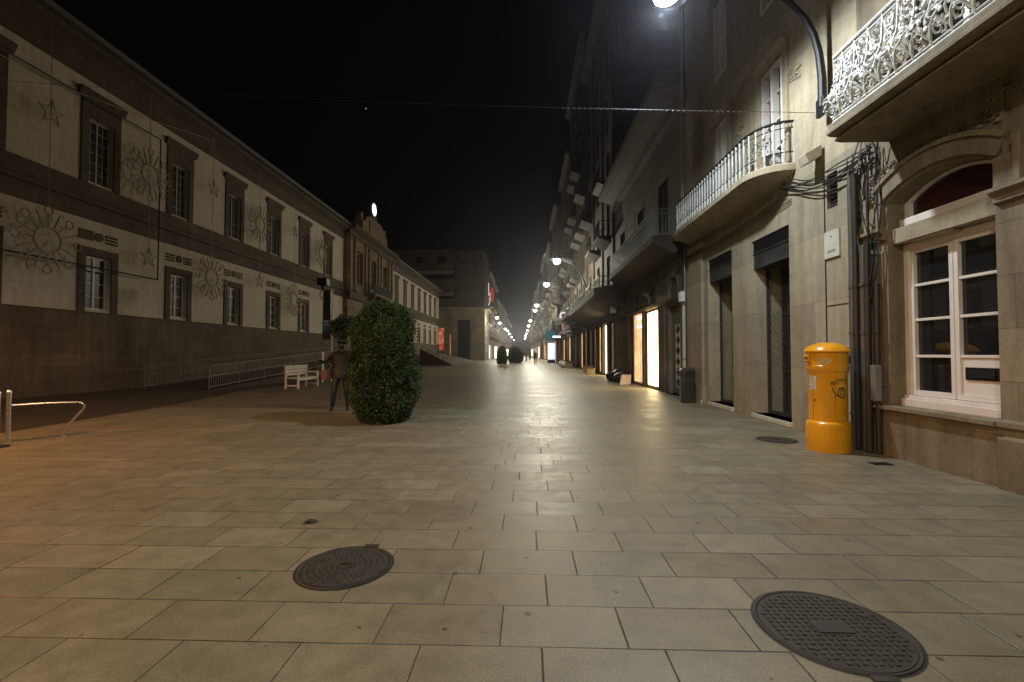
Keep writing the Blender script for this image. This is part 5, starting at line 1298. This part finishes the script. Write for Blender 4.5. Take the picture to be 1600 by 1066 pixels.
b = MB(); b.box(lx - .36, lx - .24, ly - .12, ly + .10, .78, 1.0); b.tube([(lx - .3, ly - .06, 1.0), (lx - .3, ly, 1.1), (lx - .3, ly + .05, 1.0)], .012, 6); b.build('bag', plain('dull_red_paint', (.12, .03, .025), .5), t0, bevel=.02)
b = MB(); b.lathe([(.02, 1.585), (.03, 1.58), (.01, 1.56)], lx + .0, ly - .09, 8); b.build('nose', M['bronze'], t0, smooth=True)
def person_mat(name, jacket, trouser):
    m, nt, b = new_mat(name); tc = nd(nt, 'ShaderNodeTexCoord'); s_ = nd(nt, 'ShaderNodeSeparateXYZ'); L(nt, tc.outputs['Object'], s_.inputs[0])
    r_ = ramp(nt, mth(nt, 'DIVIDE', s_.outputs['Z'], 1.8), [(0, (.02, .02, .02)), (.05, trouser), (.50, jacket), (.84, (.35, .2, .14)), (.93, (.03, .02, .015))]); r_.node.color_ramp.interpolation = 'CONSTANT'
    L(nt, r_, b.inputs['Base Color']); b.inputs['Roughness'].default_value = .8; return m
walk = dict(leg=[(None, (-.09, .16, .50), (-.09, .22, 0)), (None, (.09, -.02, .48), (.09, -.30, 0))], arm=[((-.24, -.1, 1.15), (-.22, -.06, .9)), ((.24, .1, 1.15), (.22, .2, .93))])
skin_figure('person', (1.15, 57.0, 0), 'person in dark clothes walking far down the street, the nearer one on the right', 'person', R(180), body_joints(walk), person_mat('dark_clothes', (.02, .02, .025), (.015, .015, .02)), sub=1)
skin_figure('person', (.6, 70.0, 0), 'person in a grey jacket far down the street, left of the nearer walker', 'person', R(10), body_joints(walk), person_mat('grey_clothes', (.06, .055, .05), (.02, .02, .03)), sub=1)
skin_figure('person', (.05, 74.0, 0), 'distant person in pale trousers, leftmost of the three walkers', 'person', R(170), body_joints(walk), person_mat('pale_clothes', (.04, .03, .03), (.2, .17, .14)), sub=1)

# ------------------------------------------------------------ rubbish left out on the right
def blob(b, c, rx, ry, rz, seed):
    n0 = len(b.v); b.ball(c, rx, ry, rz, 14, 9)
    for i in range(n0, len(b.v)):
        v = Vector(b.v[i]); k = 1 + .28 * mnoise.noise(v * 6 + Vector((seed, 0, 0))); w = Vector(c) + (v - Vector(c)) * k; w.z = max(.004, w.z); b.v[i] = tuple(w)
def bag(c, r_, label, mat='bag', group='rubbish bags put out on the right'):
    b = MB(); blob(b, (c[0], c[1], r_ * .75), r_, r_ * .9, r_ * .8, c[1]); b.tube([(c[0], c[1], r_ * 1.45), (c[0] + .03, c[1], r_ * 1.75)], r_ * .12, 7, r_ * .22)
    tag(b.build('rubbish_bag', M[mat], smooth=True, angle=180), label, 'rubbish bag', group)
bag((4.55, 21.9, 0), .34, 'dark rubbish bag left out by the orange lit shop window')
bag((4.6, 22.7, 0), .40, 'biggest dark rubbish bag, behind the leaning white board')
bag((4.35, 23.3, 0), .3, 'dark rubbish bag farthest from the leaning board in the near heap')
b = MB(); b.hexa([(4.2, 20.6, .004), (4.75, 20.9, .004), (4.75, 20.95, .004), (4.2, 20.65, .004), (4.4, 21.1, .42), (4.9, 21.4, .42), (4.9, 21.45, .42), (4.4, 21.15, .42)]); tag(b.build('leaning_board', M['paper']), 'flat pale board leaning against the dark rubbish bags', 'board')
for k, (x, y, s_, n_) in enumerate([(4.3, 30.5, .30, 'single cardboard box before the brightest doorway'), (4.55, 33.2, .38, 'cardboard box in the small heap below the canopy'), (4.2, 44.0, .42, 'pale cardboard box, nearest of the long heap'), (4.45, 46.2, .45, 'tall cardboard box in the middle of the long heap'),
                                     (4.0, 47.5, .38, 'low cardboard box at the street side of the long heap'), (4.3, 49.5, .44, 'cardboard box at the far end of the long heap')]):
    t = thing('cardboard_box', (x, y, 0), n_, 'box', 'cardboard boxes put out on the right'); b = MB(); b.box(x - s_, x + s_ * .8, y - s_, y + s_ * .7, .004, s_ * 1.3); b.build('carton', M['card'], t, bevel=.01)
    b = MB(); b.hexa([(x - s_, y - s_, s_ * 1.3), (x + s_ * .8, y - s_, s_ * 1.3), (x + s_ * .8, y - s_ - .02, s_ * 1.3), (x - s_, y - s_ - .02, s_ * 1.3), (x - s_, y - s_ - .2, s_ * 1.5), (x + s_ * .8, y - s_ - .2, s_ * 1.5), (x + s_ * .8, y - s_ - .22, s_ * 1.5), (x - s_, y - s_ - .22, s_ * 1.5)]); b.build('flap', M['card'], t)
bag((3.7, 45.2, 0), .36, 'pale rubbish bag in the long heap, nearest the viewer', 'paper'); bag((3.8, 48.6, 0), .38, 'pale rubbish bag in the long heap, near its far end', 'paper')

# ------------------------------------------------------------ thin haze, added to put a glow round the lamps
mb = MB(); mb.box(-60, 40, -24, 330, -1.2, 34)
hz_m = bpy.data.materials.new('lamp_glow_haze'); hz_m.use_nodes = True; hn = hz_m.node_tree; hn.nodes.clear()
ho = hn.nodes.new('ShaderNodeOutputMaterial'); hv = hn.nodes.new('ShaderNodeVolumePrincipled'); hv.inputs['Color'].default_value = (.85, .87, 1, 1); hv.inputs['Density'].default_value = HAZE; hv.inputs['Anisotropy'].default_value = .85
hn.links.new(hv.outputs[0], ho.inputs['Volume'])
if HAZE: tag(mb.build('haze', hz_m), kind='stuff')

# ------------------------------------------------------------ cable with unlit bulbs across the street, and a star in the sky
b = MB(); pts = []
for i in range(61):
    q = i / 60; pts.append((5.04 - 21.0 * q, 8, 5.62 + 1.5 * q - .25 * math.sin(q * PI)))
b.tube(pts, .0035, 6); gl = thing('garland_cable', (5.04, 8, 5.62), 'thin cable strung with tiny unlit bulbs across the street', 'cable'); b.build('cable', M['cable'], gl)
b = MB()
for i in range(46):
    q = i / 90; x = 5.0 - 14 * q * .62; j = min(59, int((5.04 - x) / 21.0 * 60)); k = (5.04 - x) / 21.0 * 60 - j; p = Vector(pts[j]).lerp(Vector(pts[j + 1]), k); b.ball((p.x, p.y, p.z - .012), .007, .007, .010, 5, 4)
b.build('bulbs', M['pipe'], gl)
b = MB(); b.ball((-620 * .36, 620, 620 * .553), 1.1, 1.1, 1.1, 8, 6); tag(b.build('planet', emis('star_light', (.8, .85, 1), .22)), 'single faint star in the black sky above the museum', 'star')
